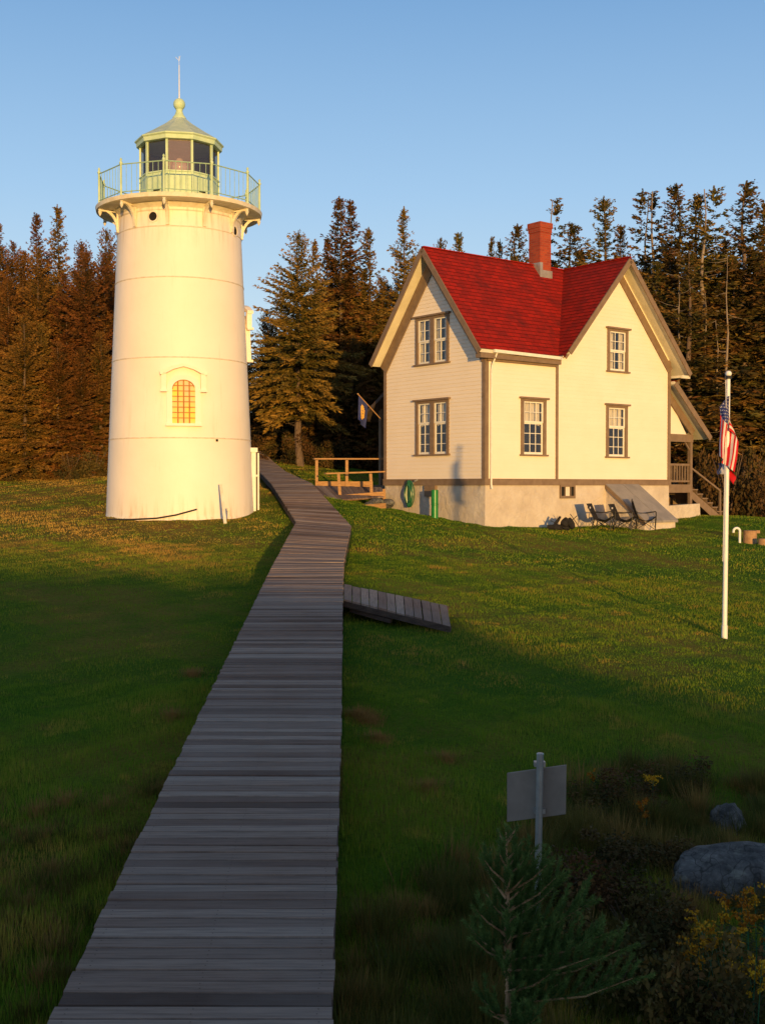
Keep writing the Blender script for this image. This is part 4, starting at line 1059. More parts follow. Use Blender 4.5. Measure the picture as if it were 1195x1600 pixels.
for (a, b, w_) in (((-.36, 0, .10), (.30, .05, .08), .20), ((-.20, .1, .10), (.02, .1, .42), .10), ((.10, 0, .12), (.26, .05, .36), .26), ((.26, .05, .36), (.42, .0, .08), .22)):
    n = 6; a = Vector(a); b = Vector(b)
    mb.tube([a.lerp(b, i / n) + Vector((0, .02 * math.sin(i * 2), 0)) for i in range(n + 1)], [w_ / 2 * (.55 + .45 * math.sin(PI * (i + .5) / (n + 1))) for i in range(n + 1)], 9)
mb.build('canvas', M['black'], r, smooth=True)
mb = MB(); mb.tube([(.05, .15, .02), (.55, -.1, .45)], .011, 6); mb.tube([(.3, -.2, .02), (-.3, .2, .3)], .011, 6); mb.tube([(.35, -.1, .5), (.62, .1, .05)], .011, 6); mb.build('frame_tube', M['black_tube'], r)

sp = place(1171, 838, 33.5)
mb = MB(); mb.lathe([(.20, -.1), (.20, .0), (.19, .16), (.185, .36), (.165, .37)], 18, sp); mb.box(sp.x + .05, sp.x + .26, sp.y - .08, sp.y + .08, sp.z + .29, sp.z + .37)
lobj('tree_stump', mb, M['stump'], 'short wooden stump on the lawn beside the hooked white pipe', 'stump')
sp = place(1192, 841, 33.0); mb = MB(); mb.lathe([(.15, -.1), (.15, .16), (.13, .18)], 14, sp)
lobj('tree_stump', mb, M['stump'], 'low stump at the right edge of the lawn', 'stump')
sp = place(1155, 840, 33.3); mb = MB(); c = Vector((sp.x, sp.y, sp.z))
pts = [c + Vector((0, 0, -.1)), c + Vector((0, 0, .34))] + [c + Vector((-.09 + .09 * math.cos(t), 0, .34 + .09 * math.sin(t))) for t in np.linspace(.3, PI, 8)] + [c + Vector((-.18, 0, .30))]
mb.tube(pts, .035, 10); lobj('vent_pipe', mb, M['white_metal'], 'white vent pipe with hooked top like a cane standing in the lawn', 'pipe')

# ------------------------------------------------------------------ sign seen from behind
sy = 7.4
sb = at(838, 1500, sy); sb.z = g1(sb.x, sy) - .1; stp_ = at(843.5, 1178, sy)
sg = empty('sign_post', sb); tag(sg, 'blank grey back of a small rectangular sign on a galvanised pipe post', 'sign')
d = stp_ - sb; mb = MB(); mb.tube([(0, 0, 0), d], .0225, 16); mb.tube([d, d + Vector((0, 0, .006))], [.024, .019], 16); mb.build('post', M['metal'], sg, smooth=True)
TLp, TRp, BRp, BLp = at(791, 1210, sy + .12), at(884, 1197, sy - .06), at(883, 1275, sy - .06), at(791, 1287, sy + .12)
mb = MB(); off = Vector((.1, .55, 0)).normalized() * .035
mb.prism([p - sb + off for p in (TLp, TRp, BRp, BLp)], Vector((.004, .012, 0))); mb.build('sign_panel', M['signback'], sg, bevel=.004)
mb = MB()
for z in (-.04, -.34): mb.obox(d + Vector((-.035, .03, z - .03)), d + Vector((.035, .03, z - .03)), .05, .03)
mb.build('clamp', M['metal'], sg)

# ------------------------------------------------------------------ rocks
def rock(px, py, Y, rx, ry, rz, seed, label, sink=.3):
    rr = random.Random(seed); me = bpy.data.meshes.new('boulder')
    import bmesh
    bm = bmesh.new(); bmesh.ops.create_icosphere(bm, subdivisions=4, radius=1)
    dirs = [(Vector((rr.uniform(-1, 1), rr.uniform(-1, 1), rr.uniform(-.4, 1))).normalized(), rr.uniform(.68, .93)) for _ in range(16)]
    for v in bm.verts:
        c = v.co.normalized(); k = 1.0
        for dd, lim in dirs:
            q = c.dot(dd)
            if q > 0: k = min(k, lim / q + .04 * (1 - q))
        k += .03 * math.sin(c.x * 9 + seed) * math.sin(c.y * 8) + .015 * math.sin(c.z * 23 + c.x * 17)
        v.co = Vector((c.x * rx * k, c.y * ry * k, c.z * rz * k))
    bm.to_mesh(me); bm.free(); me.materials.append(M['rock']); me.polygons.foreach_set('use_smooth', [True] * len(me.polygons))
    o = bpy.data.objects.new('boulder', me); COL.objects.link(o)
    p = at(px, py, Y); o.location = (p.x, p.y, p.z); tag(o, label, 'boulder'); return o
rock(1178, 1372, 8.3, .70, .36, .24, 3, 'large flat blue grey boulder at the right edge below the smaller one')
rock(1136, 1294, 9.5, .175, .16, .23, 8, 'small rounded boulder standing just behind the large flat one')
def small_rock(px, py, Y, r_, seed, label): 
    o = rock(px, py, Y, r_, r_ * .8, r_ * .6, seed, label); o.name = 'stone'; o['category'] = 'stone'; o['group'] = 'stones at the house corner'; return o
small_rock(603, 787, 36.2, .28, 21, 'pale stone against the house corner, nearest to the foundation')
small_rock(588, 784, 36.0, .24, 22, 'pale stone under the corner post of the near railing')
small_rock(578, 789, 35.6, .18, 23, 'leftmost pale stone beside the ramp edge')

# ------------------------------------------------------------------ conifers
def spruce_mesh(seed, h, rmax, hb, density=1.0, sparse=0.0, droop=.25, twig=.34, width=.034, power=.85):
    g = np.random.default_rng(seed); P0 = []; D = []; Ln = []; Wd = []; tone = []; dead = MB()
    z = hb; 
    while z < h - .12:
        t = (z - hb) / (h - hb)
        Lb = rmax * (1 - t) ** power * (.9 + .18 * math.sin(z * 2.3 + seed)) + .10
        if t < .12: Lb *= .55 + t * 3.7
        nb = int(max(4, round((4 + 3.0 * (1 - t)) * density)))
        for b in range(nb):
            if g.random() < sparse * (1.1 - .5 * t): continue
            az = g.uniform(0, 2 * PI); L = Lb * g.uniform(.55, 1.2); 
            if g.random() < .06: L *= 1.25
            up0 = .10 + .75 * t * t; dr = droop * (1 - t) * g.uniform(.6, 1.5)
            n = max(3, int(L / .13)); s = (np.arange(n) + .5) / n
            r = L * s; zz = z + r * up0 - dr * L * s * s * 1.2 + .10 * L * s ** 4
            br_t = g.uniform(-.25, .25)
            ca, sa = math.cos(az), math.sin(az)
            px = r * ca; py = r * sa
            k = 8
            for m in range(k):
                side = g.uniform(-1.25, 1.25, n) if m else g.uniform(-.3, .3, n)
                spread = (1 - .55 * s)
                el = g.uniform(-.55, .35, n) - dr * .6 + up0 * .6
                dx = np.cos(az + side); dy = np.sin(az + side)
                l = twig * (1 - .62 * t) * (.55 + .5 * spread) * g.uniform(.6, 1.25, n) * (1 if L > .5 else .6)
                P0.append(np.c_[px + g.normal(0, .025, n), py + g.normal(0, .025, n), zz + g.normal(0, .025, n)])
                D.append(np.c_[dx * np.cos(el), dy * np.cos(el), np.sin(el)]); Ln.append(l); Wd.append(np.full(n, width) * (1 - .45 * t) * g.uniform(.7, 1.3, n))
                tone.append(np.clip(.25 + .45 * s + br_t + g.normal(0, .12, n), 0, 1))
        z += (.16 + .12 * (1 - t)) * g.uniform(.8, 1.2) / max(.6, density ** .5)
    # leader
    n = 14; s = np.linspace(0, 1, n)
    for m in range(3):
        P0.append(np.c_[np.zeros(n), np.zeros(n), h - .5 + .5 * s]); a = g.uniform(0, 6.28, n); D.append(np.c_[np.cos(a) * .5, np.sin(a) * .5, np.full(n, .8)])
        Ln.append(np.full(n, .16) * (1.2 - s)); Wd.append(np.full(n, .03)); tone.append(np.full(n, .5))
    P0 = np.vstack(P0); D = np.vstack(D); D /= np.linalg.norm(D, axis=1)[:, None]; Ln = np.concatenate(Ln); Wd = np.concatenate(Wd); tone = np.concatenate(tone)
    N = g.normal(0, 1, D.shape); N = np.cross(D, N); N /= np.linalg.norm(N, axis=1)[:, None] + 1e-9
    a = P0; b = P0 + D * (Ln * .45)[:, None] + N * Wd[:, None]; c = P0 + D * Ln[:, None]; d = P0 + D * (Ln * .45)[:, None] - N * Wd[:, None]
    V = np.empty((len(a) * 4, 3)); V[0::4] = a; V[1::4] = b; V[2::4] = c; V[3::4] = d
    Fq = np.arange(len(a) * 4).reshape(-1, 4)
    return V, Fq, np.repeat(tone, 4)

def trunk_mb(seed, h, r0, hb, dead_n=0, lean=.0, reach=.9):
    rr = random.Random(seed); mb = MB(); n = 14
    pts = [(lean * math.sin(i / n * 2.2) + .03 * math.sin(i * 1.7 + seed), .03 * math.cos(i * 1.3 + seed), h * i / n) for i in range(n + 1)]
    mb.tube(pts, [max(.012, r0 * (1 - .96 * i / n) * (1.25 if i == 0 else 1)) for i in range(n + 1)], 9)
    for k in range(dead_n):
        z = rr.uniform(h * .12, max(hb * 1.15, h * .5)); az = rr.uniform(0, 2 * PI); L = rr.uniform(.3, reach)
        a = Vector((math.cos(az), math.sin(az), rr.uniform(-.45, .25)))
        q = Vector((lean * math.sin(z / h * 2.2), 0, z))
        mb.tube([q, q + a * L * .5, q + a * L + Vector((0, 0, .12 * L))], [.014, .009, .004], 4, cap=False)
    return mb

PROTO = {}
def proto(kind, seed, **kw):
    key = (kind, seed)
    if key in PROTO: return PROTO[key]
    h = 10.0
    pr_ = dict(
        dense=dict(rmax=2.8, hb=.3, density=1.5, sparse=.0, droop=.30, dead=12, r0=.17, mat='bark'),
        open=dict(rmax=3.0, hb=2.3, density=1.5, sparse=.05, droop=.34, dead=30, r0=.17, mat='bark'),
        slim=dict(rmax=1.75, hb=.8, density=1.35, sparse=.0, droop=.25, dead=8, r0=.13, mat='bark'),
        tall=dict(rmax=2.0, hb=2.2, density=1.35, sparse=.08, droop=.25, dead=40, r0=.16, mat='bark'),
        gaunt=dict(rmax=1.15, hb=5.0, density=.8, sparse=.42, droop=.12, dead=45, r0=.13, mat='deadbark'))[kind]
    V, Fq, tn = spruce_mesh(seed, h, pr_['rmax'], pr_['hb'], pr_['density'], pr_['sparse'], pr_['droop'], twig=.36, width=.036, power=(.72 if kind in ('dense', 'open') else .95))
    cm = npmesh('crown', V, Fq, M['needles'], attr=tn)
    tm = trunk_mb(seed, h - .1, pr_['r0'], pr_['hb'], pr_['dead'], lean=(.25 if kind == 'gaunt' else .08)).build('trunk', M[pr_['mat']])
    me = (tm.data, cm.data)
    bpy.data.objects.remove(cm); bpy.data.objects.remove(tm)
    PROTO[key] = me; return me
def tree(kind, seed, x, y, topz, label, group, name='spruce_tree', wide=1.0, sinkz=.15, rot=None):
    rust = x < 1.0 and y < 57.5 and kind != 'gaunt' and not (-6.2 < x < -3.2 and y > 50.5 and topz < 9)  # picks sun-tinted needles; trees in the gap keep darker ones as shade
    z0 = g1(x, y) - sinkz; h = topz - z0; s = h / 10.0
    tm, cm = proto(kind, seed)
    r = empty(name, (x, y, z0), random.uniform(0, 6.28) if rot is None else rot); r.scale = (s * wide, s * wide, s)
    tag(r, label, 'tree', group)
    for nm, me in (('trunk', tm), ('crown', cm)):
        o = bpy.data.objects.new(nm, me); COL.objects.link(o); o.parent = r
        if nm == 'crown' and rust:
            o.material_slots[0].link = 'OBJECT'; o.material_slots[0].material = M['needles_sunlit' if x < -7.5 else 'needles_mid']
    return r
def tpx(kind, seed, px, py, Y, label, group='trees of the spruce wood', wide=1.0, **k):
    p = at(px, py, Y); return tree(kind, seed, p.x, p.y, p.z, label, group, wide=wide, **k)
GT = 'trees of the spruce wood'
named = [
    ('slim', 1, 90, 320, 47, .95, 'sharp topped spruce, the tallest left of the lighthouse'),
    ('slim', 2, 58, 334, 48, .95, 'pointed spruce just left of the tallest one left of the lighthouse'),
    ('slim', 3, -4, 345, 48, 1.0, 'spruce cut by the left edge of the photo'),
    ('dense', 4, 128, 378, 49, .8, 'rounded spruce top between the tallest left tree and the lighthouse'),
    ('dense', 5, 168, 360, 50, .7, 'spruce peeping out directly behind the left side of the lighthouse gallery'),
    ('dense', 6, 22, 378, 47, .7, 'low rounded spruce near the left edge'),
    ('open', 4, 467, 366, 46.5, 1.0, 'broad spruce right of the lighthouse with long boughs reaching towards it'),
    ('slim', 1, 492, 374, 53, .8, 'thin spruce spire right behind the broad spruce by the lighthouse'),
    ('slim', 2, 512, 372, 55, .9, 'dark little spire between the broad spruce and the tallest double top'),
    ('slim', 3, 530, 307, 54, 1.15, 'tallest spruce between lighthouse and house'),
    ('slim', 7, 547, 312, 55, 1.1, 'twin of the tallest spruce, standing close on its right'),
    ('slim', 1, 576, 355, 54, 1.15, 'spruce with layered boughs right of the tall double top'),
    ('slim', 8, 631, 323, 54, .95, 'narrow pointed spruce standing alone left of the gable peak'),
    ('dense', 5, 655, 392, 55, .7, 'bushy top just behind the gable peak'),
    ('dense', 6, 688, 372, 55, .5, 'ragged top above the left end of the red ridge'),
    ('slim', 2, 716, 364, 55, 1.0, 'small neat spruce top above the red ridge'),
    ('slim', 7, 768, 370, 58, .7, 'left one of two tiny spires left of the chimney'),
    ('slim', 8, 781, 374, 58, .7, 'right one of two tiny spires left of the chimney'),
    ('tall', 11, 808, 350, 56, 1.08, 'open branched spruce just left of the brick chimney'),
    ('gaunt', 13, 870, 311, 58, 1.22, 'thin gaunt spruce right of the chimney'),
    ('tall', 12, 893, 349, 56, 1.35, 'round headed spruce with a pale trunk right of the chimney'),
    ('tall', 11, 943, 307, 56, 1.22, 'tall spruce left of the right gable peak'),
    ('tall', 14, 970, 352, 55, 0.94, 'shorter spruce directly behind the right gable peak'),
    ('gaunt', 15, 1003, 296, 54, 1.35, 'bare topped half dead tree right of the right gable'),
    ('gaunt', 13, 1021, 300, 55, 1.08, 'second bare topped tree, close right of the half dead one'),
    ('tall', 12, 1056, 287, 53, 1.22, 'dark full topped spruce above the right gable'),
    ('tall', 14, 1090, 304, 53, 1.35, 'ragged brownish spruce between two taller ones on the right'),
    ('gaunt', 15, 1115, 291, 52, 1.35, 'tall thin spruce with a pale leaning trunk behind the flagpole'),
    ('tall', 11, 1132, 372, 54, 1.08, 'shorter dark spruce behind the flagpole top'),
    ('tall', 12, 1166, 283, 52, 1.42, 'tallest spruce at the right, full topped'),
    ('tall', 14, 1196, 318, 53, 1.35, 'spruce cut by the right edge of the photo'),
]
for (k, s, px, py, Y, wd, lb) in named: tpx(k, s, px, py, Y, lb, wide=wd)
rr = random.Random(5)
# filling ranks of the wood, lower than the named crowns
fill = []
for px in range(-60, 200, 24): fill.append(('dense', px + rr.uniform(-8, 8), rr.uniform(385, 440), rr.uniform(44, 47), .85, 'L'))
for px in range(-50, 190, 30): fill.append(('dense', px + rr.uniform(-8, 8), rr.uniform(480, 560), rr.uniform(41.5, 43.5), .95, 'L'))
for px in range(-55, 200, 22): fill.append(('dense', px + rr.uniform(-8, 8), rr.uniform(385, 420), rr.uniform(50, 54), .7, 'L'))
for px in (420, 440, 500, 522, 545, 570, 596, 620, 645): fill.append(('dense', px + rr.uniform(-5, 5), rr.uniform(395, 440) + (85 if px < 460 else 0), rr.uniform(54, 57), .8, 'M'))
for px in (425, 446, 486, 505, 520, 537, 552, 570, 585, 602, 615): fill.append(('dense', px, rr.uniform(500, 560), rr.uniform(52, 54), .85, 'M'))
for px in (505, 540, 570, 600, 640, 680, 720, 760): fill.append(('dense', px, rr.uniform(420, 450), rr.uniform(58, 61), .85, 'M'))
for px in range(800, 1240, 34): fill.append(('tall', px + rr.uniform(-10, 10), rr.uniform(375, 415), rr.uniform(56, 61), 1.4, 'R'))
for px in range(985, 1250, 24): fill.append(('tall', px + rr.uniform(-8, 8), rr.uniform(380, 440), rr.uniform(50, 56), 1.35, 'R'))
for px in range(1060, 1260, 28): fill.append(('dense', px + rr.uniform(-8, 8), rr.uniform(560, 640), rr.uniform(51, 55), .9, 'R2'))
for px in range(820, 1260, 30): fill.append(('dense', px + rr.uniform(-8, 8), rr.uniform(430, 520), rr.uniform(60, 66), .9, 'R'))
for px in range(-60, 800, 30): fill.append(('dense', px + rr.uniform(-8, 8), (rr.uniform(440, 480) if not 380 < px < 450 else rr.uniform(500, 540)), rr.uniform(57, 62), .8, 'B'))
lab = {'L': 'one of the unmarked spruces packed behind and left of the lighthouse', 'M': 'one of the unmarked spruces packed between the lighthouse and the house',
       'R': 'one of the unmarked spruces packed behind and right of the house', 'R2': 'one of the low dark spruces at the foot of the wood behind the flagpole', 'B': 'one of the spruces in the rear rank of the wood'}
grp = {'L': 'spruces packed left of the lighthouse', 'M': 'spruces packed between lighthouse and house', 'R': 'spruces packed right of the house', 'R2': 'low spruces behind the flagpole', 'B': 'rear rank of the wood'}
seeds = {'dense': (4, 5, 6, 9), 'tall': (11, 12, 14, 16)}
for (k, px, py, Y, wd, z_) in fill: tpx(k, rr.choice(seeds[k]), px, py, Y, lab[z_], grp[z_], wide=wd * rr.uniform(.9, 1.15))
# bare trunks lit by the low sun among the right hand trees
for i, (px, py, Y, lb) in enumerate([(1128, 400, 49.5, 'dead bare trunk with twig stubs, rising behind the flag'), (1053, 430, 50, 'pale bare trunk right of the gable rake'), (1098, 455, 50.5, 'grey bare trunk with long dead twigs right of the house'), (1110, 500, 50, 'short broken trunk between two bare ones'), (1070, 440, 50.5, 'reddish bare trunk close behind the gable rake')]):
    p = at(px, py, Y); z0 = g1(p.x, p.y) - .2
    r = empty('dead_tree', (p.x, p.y, z0)); tag(r, lb, 'tree', 'dead trunks right of the house')
    trunk_mb(60 + i, p.z - z0, .13, p.z - z0, 34, lean=rr.uniform(-.35, .35), reach=1.0).build('trunk', M['deadbark'], r, smooth=True)
# leafy shrubs at the wood's edge
def leafball(seed, n, rx, ry, rz, leaf, clump=14):
    g = np.random.default_rng(seed)
    cc = g.normal(0, 1, (clump, 3)); cc /= np.linalg.norm(cc, axis=1)[:, None]; cc *= g.uniform(.35, .95, clump)[:, None]
    cr = g.uniform(.16, .40, clump); idx = g.integers(0, clump, n)
    d = g.normal(0, 1, (n, 3)); d /= np.linalg.norm(d, axis=1)[:, None]
    P = cc[idx] + d * (cr[idx] * g.uniform(.5, 1.05, n))[:, None]
    P[:, 2] = np.abs(P[:, 2] + .25) 
    P = P * np.array([rx, ry, rz])
    D = g.normal(0, 1, (n, 3)); D /= np.linalg.norm(D, axis=1)[:, None]
    N = np.cross(D, g.normal(0, 1, (n, 3))); N /= np.linalg.norm(N, axis=1)[:, None]
    l = leaf * g.uniform(.6, 1.4, n)
    V = np.empty((n * 4, 3)); V[0::4] = P; V[1::4] = P + D * (l * .5)[:, None] + N * (l * .3)[:, None]; V[2::4] = P + D * l[:, None]; V[3::4] = P + D * (l * .5)[:, None] - N * (l * .3)[:, None]
    tone = np.clip(g.uniform(.1, .9, clump)[idx] + g.normal(0, .1, n), 0, 1)
    return V, np.arange(n * 4).reshape(-1, 4), np.repeat(tone, 4)
SH = []
for s_ in range(4):
    V, Fq, tn = leafball(100 + s_, 2600, 1, 1, 1, .085, 22); o = npmesh('foliage', V, Fq, M['shrub'], attr=tn)
    mb = MB(); rq = random.Random(s_)
    for k in range(7):
        a = rq.uniform(0, 6.28); mb.tube([(0, 0, -.2), (.15 * math.cos(a), .15 * math.sin(a), .4), (.5 * math.cos(a), .5 * math.sin(a), 1.0)], [.03, .02, .008], 5)
    t = mb.build('stem', M['bark']); SH.append((o.data, t.data)); bpy.data.objects.remove(o); bpy.data.objects.remove(t)
def shrub(i, x, y, sx, sz, label, group, name='shrub', mat=None):
    r = empty(name, (x, y, g1(x, y) - .05), rr.uniform(0, 6.28)); r.scale = (sx, sx, sz); tag(r, label, 'shrub', group)
    for nm, me in zip(('foliage', 'stem'), SH[i % 4]):
        o = bpy.data.objects.new(nm, me); COL.objects.link(o); o.parent = r
        if nm == 'stem' and mat: o.scale = (.7, .7, .6)
        if mat and nm == 'foliage':
            o.material_slots[0].link = 'OBJECT'; o.material_slots[0].material = mat
    return r
for i, px in enumerate((1085, 1112, 1138, 1160, 1182, 1204, 1128, 1172, 1196)):
    Y = 47 + rr.uniform(-2, 2); p = at(px, 800, Y); shrub(i, p.x, p.y, rr.uniform(.9, 1.4), rr.uniform(1.6, 2.9), 'reddish leafy shrub in the thicket behind the flagpole and stump', 'thicket behind the flagpole')
for i, px in enumerate((-20, 12, 45, 80, 112, 146, 172)):
    p = at(px, 740, 42.0 + rr.uniform(-.8, .8)); shrub(i, p.x, p.y, rr.uniform(.6, 1.0), rr.uniform(.5, .95), 'low reddish shrub along the foot of the wood left of the lighthouse', 'low shrubs at the foot of the wood')
for i, px in enumerate((385, 470, 495, 520)):
    p = at(px, 720, 47 + rr.uniform(-1, 1)); shrub(i, p.x, p.y, .9, 1.0, 'low shrub in the dark at the end of the boardwalk', 'shrubs at the boardwalk end', mat=M['darkshrub'])

# ------------------------------------------------------------------ foreground: sapling, goldenrod, low shrubs
def bough(g, base, az, L, el, out, scale=1.0, thick=.018):
    """bottlebrush shoot: needles all around a twig with side shoots"""
    n = int(L / .0007); s = g.uniform(0, 1, n)
    d = np.array([math.cos(az) * math.cos(el), math.sin(az) * math.cos(el), math.sin(el)])
    P = base + d * (L * s)[:, None] + np.array([0, 0, 1]) * (.12 * L * s * s)[:, None]
    q = g.normal(0, 1, (n, 3)); q = np.cross(np.tile(d, (n, 1)), q); q /= np.linalg.norm(q, axis=1)[:, None]
    D = q * .75 + d * .75; D /= np.linalg.norm(D, axis=1)[:, None]
    out.append((P, D, np.full(n, thick) * g.uniform(.8, 1.3, n), np.clip(.35 + .4 * s + g.normal(0, .1, n), 0, 1)))
def sapling(x, y, h, spread, seed, label, boughs):
    g = np.random.default_rng(seed); z0 = g1(x, y) - .05; r = empty('spruce_sapling', (x, y, z0)); tag(r, label, 'sapling')
    mb = MB(); mb.tube([(0, 0, 0), (.02, 0, h * .5), (0, 0, h)], [.018, .011, .003], 8); out = []
    for (zf, az, L, el) in boughs:
        b = np.array([0, 0, h * zf]); d = np.array([math.cos(az) * math.cos(el), math.sin(az) * math.cos(el), math.sin(el)])
        mb.tube([b, b + d * L * .6, b + d * L * .95 + np.array([0, 0, .1 * L])], [.007, .005, .002], 5)
        bough(g, b + d * L * .15, az, L * .95, el, out)
        ns = int(L / .052)
        for k in range(1, ns):
            f = k / ns; sb_ = b + d * L * f + np.array([0, 0, .12 * L * f * f])
            for sg_ in (-1, 1):
                bough(g, sb_, az + sg_ * g.uniform(.6, .95), (.05 + .13 * (1 - f * .6) * min(1, L * 2.6)) * g.uniform(.7, 1.3), el + g.uniform(.25, .95), out)
    bough(g, np.array([0, 0, h * .75]), 0, h * .25, PI / 2 - .01, out)
    P = np.vstack([o[0] for o in out]); D = np.vstack([o[1] for o in out]); l = np.concatenate([o[2] for o in out]); tn = np.concatenate([o[3] for o in out])
    N = np.cross(D, g.normal(0, 1, D.shape)); N /= np.linalg.norm(N, axis=1)[:, None]
    V = np.empty((len(P) * 3, 3)); V[0::3] = P - N * .0019; V[1::3] = P + N * .0019; V[2::3] = P + D * (l * 1.35)[:, None]
    npmesh('needles', V, np.arange(len(P) * 3).reshape(-1, 3), M['sapling'], r, corners=3, attr=np.repeat(tn, 3))
    mb.build('stem', M['stump'], r, smooth=True); return r  # orange wood colour stands in for sun on the bark
rb2 = random.Random(9); bg = []
h = 1.38
for k in range(46):
    zf = rb2.uniform(.16, .97); L = (.07 + .27 * (1 - zf)) * rb2.uniform(.5, 1.35); az = rb2.uniform(0, 6.28)
    if math.cos(az) < -.3 and rb2.random() < .5: L *= .5
    bg.append((zf, az, L, .3 + .6 * zf))
bg += [(.55, -.1, .44, .35), (.46, -.4, .52, .30), (.36, -.2, .60, .28), (.62, .3, .34, .45), (.28, -.3, .66, .22), (.42, -.6, .48, .25)]
bg += [(.70 + .022 * k_, k_ * 2.4, .20 - .010 * k_, .75) for k_ in range(9)] + [(.66, .1, .30, .5), (.74, -.3, .26, .6), (.80, .2, .20, .7)]
p = at(790, 1400, 5.7)
sapling(p.x, 5.7, at(785, 1300, 5.7).z - g1(p.x, 5.7) + .05, .5, 3, 'young spruce sapling with bluish green shoots in front of the sign post', bg)

def goldenrod(name, x, y, h, seed, label, group=None, heads=5, lean=0.0):
    g = np.random.default_rng(seed); r = empty(name, (x, y, g1(x, y) - .03), g.uniform(0, 6)); tag(r, label, 'goldenrod', group)
    mb = MB(); P = []; D = []; L = []; FP = []
    for k in range(heads):
        a = g.uniform(0, 6.28); sp_ = g.uniform(.02, .28) * h; hh = h * g.uniform(.72, 1.0)
        top = Vector((sp_ * math.cos(a), sp_ * math.sin(a), hh)); base = Vector((.03 * math.cos(a), .03 * math.sin(a), 0)); mid = (base + top) / 2 + Vector((0, 0, .03))
        mb.tube([base, mid, top], [.004, .003, .0015], 5)
        for q in range(26):
            f = g.uniform(.08, .85); pp = base.lerp(top, f); b = g.uniform(0, 6.28); P.append(pp); D.append((math.cos(b), math.sin(b), g.uniform(.1, .7))); L.append(g.uniform(.05, .09))
        for q in range(8):
            b = g.uniform(0, 6.28); f = g.uniform(0, .20) * h; ln = .07 * (1.2 - f / (.2 * h)) * 1.0
            for w_ in range(16):
                s_ = g.uniform(.1, 1); FP.append((top.x + math.cos(b) * ln * s_ + g.normal(0, .006), top.y + math.sin(b) * ln * s_ + g.normal(0, .006), top.z - f + ln * .5 * s_ - .03 * s_ * s_ + g.normal(0, .006)))
    P = np.array([tuple(v) for v in P]); D = np.array(D); D /= np.linalg.norm(D, axis=1)[:, None]; L = np.array(L)
    N = np.cross(D, np.array([0, 0, 1.])); N /= np.linalg.norm(N, axis=1)[:, None]
    V = np.empty((len(P) * 4, 3)); V[0::4] = P; V[1::4] = P + D * (L * .5)[:, None] + N * .008; V[2::4] = P + D * L[:, None] - np.array([0, 0, .01]); V[3::4] = P + D * (L * .5)[:, None] - N * .008
    npmesh('leaves', V, np.arange(len(P) * 4).reshape(-1, 4), M['goldleaf'], r, attr=np.repeat(g.uniform(0, 1, len(P)), 4))
    FP = np.array(FP); n = len(FP); D = g.normal(0, 1, (n, 3)); D /= np.linalg.norm(D, axis=1)[:, None]; N = np.cross(D, g.normal(0, 1, (n, 3))); N /= np.linalg.norm(N, axis=1)[:, None]; s_ = .0075
    V = np.empty((n * 4, 3)); V[0::4] = FP - D * s_; V[1::4] = FP + N * s_; V[2::4] = FP + D * s_; V[3::4] = FP - N * s_
    npmesh('flowers', V, np.arange(n * 4).reshape(-1, 4), M['goldflower'], r, attr=np.repeat(g.uniform(0, 1, n), 4))
    mb.build('stem', M['hose'], r); return r
def gr_at(px, pyTop, Y, seed, label, group=None, heads=4):
    p = at(px, pyTop, Y); goldenrod('goldenrod', p.x, p.y, max(.3, p.z - g1(p.x, p.y) + .03), seed, label, group, heads)
gr_at(1024, 1212, 9.6, 1, 'tall goldenrod stem with a yellow head, highest one above the dark brush', heads=2)
gr_at(1018, 1262, 9.2, 2, 'goldenrod with a yellow head just below the tallest one', heads=2)
gr_at(934, 1205, 9.8, 3, 'slim goldenrod standing right of the sign panel', heads=1)
GG = 'goldenrods in the bottom right corner'
q = random.Random(31)
for i, (px, py, Y) in enumerate([(1130, 1395, 6.6), (1160, 1378, 6.7), (1192, 1375, 6.8), (1150, 1440, 6.2), (1185, 1425, 6.3), (1090, 1450, 6.2), (1170, 1480, 5.8), (1200, 1460, 5.9), (1180, 1400, 7.1)]):
    gr_at(px, py, Y, 40 + i, 'goldenrod with yellow heads in the clump at the bottom right corner', GG, heads=q.randint(2, 4))
q = random.Random(77)
for i, (px, py, Y, s_, hh) in enumerate([(930, 1290, 9.6, .4, .22), (990, 1285, 9.8, .4, .26), (1062, 1270, 10.4, .35, .30), (960, 1350, 8.4, .4, .28), (1020, 1340, 8.6, .35, .24), (920, 1420, 7.6, .35, .36), (990, 1430, 7.3, .45, .42),
                                         (1040, 1470, 6.9, .35, .36), (960, 1520, 6.5, .4, .4), (1080, 1560, 6.1, .4, .5), (1150, 1560, 6.0, .4, .5), (890, 1500, 6.7, .3, .36)]):
    p = at(px, py, Y); shrub(i, p.x, p.y, s_, hh, 'low dark brush among the goldenrod right of the sign', 'dark low brush on the foreground slope', name='low_shrub', mat=M['darkshrub'])

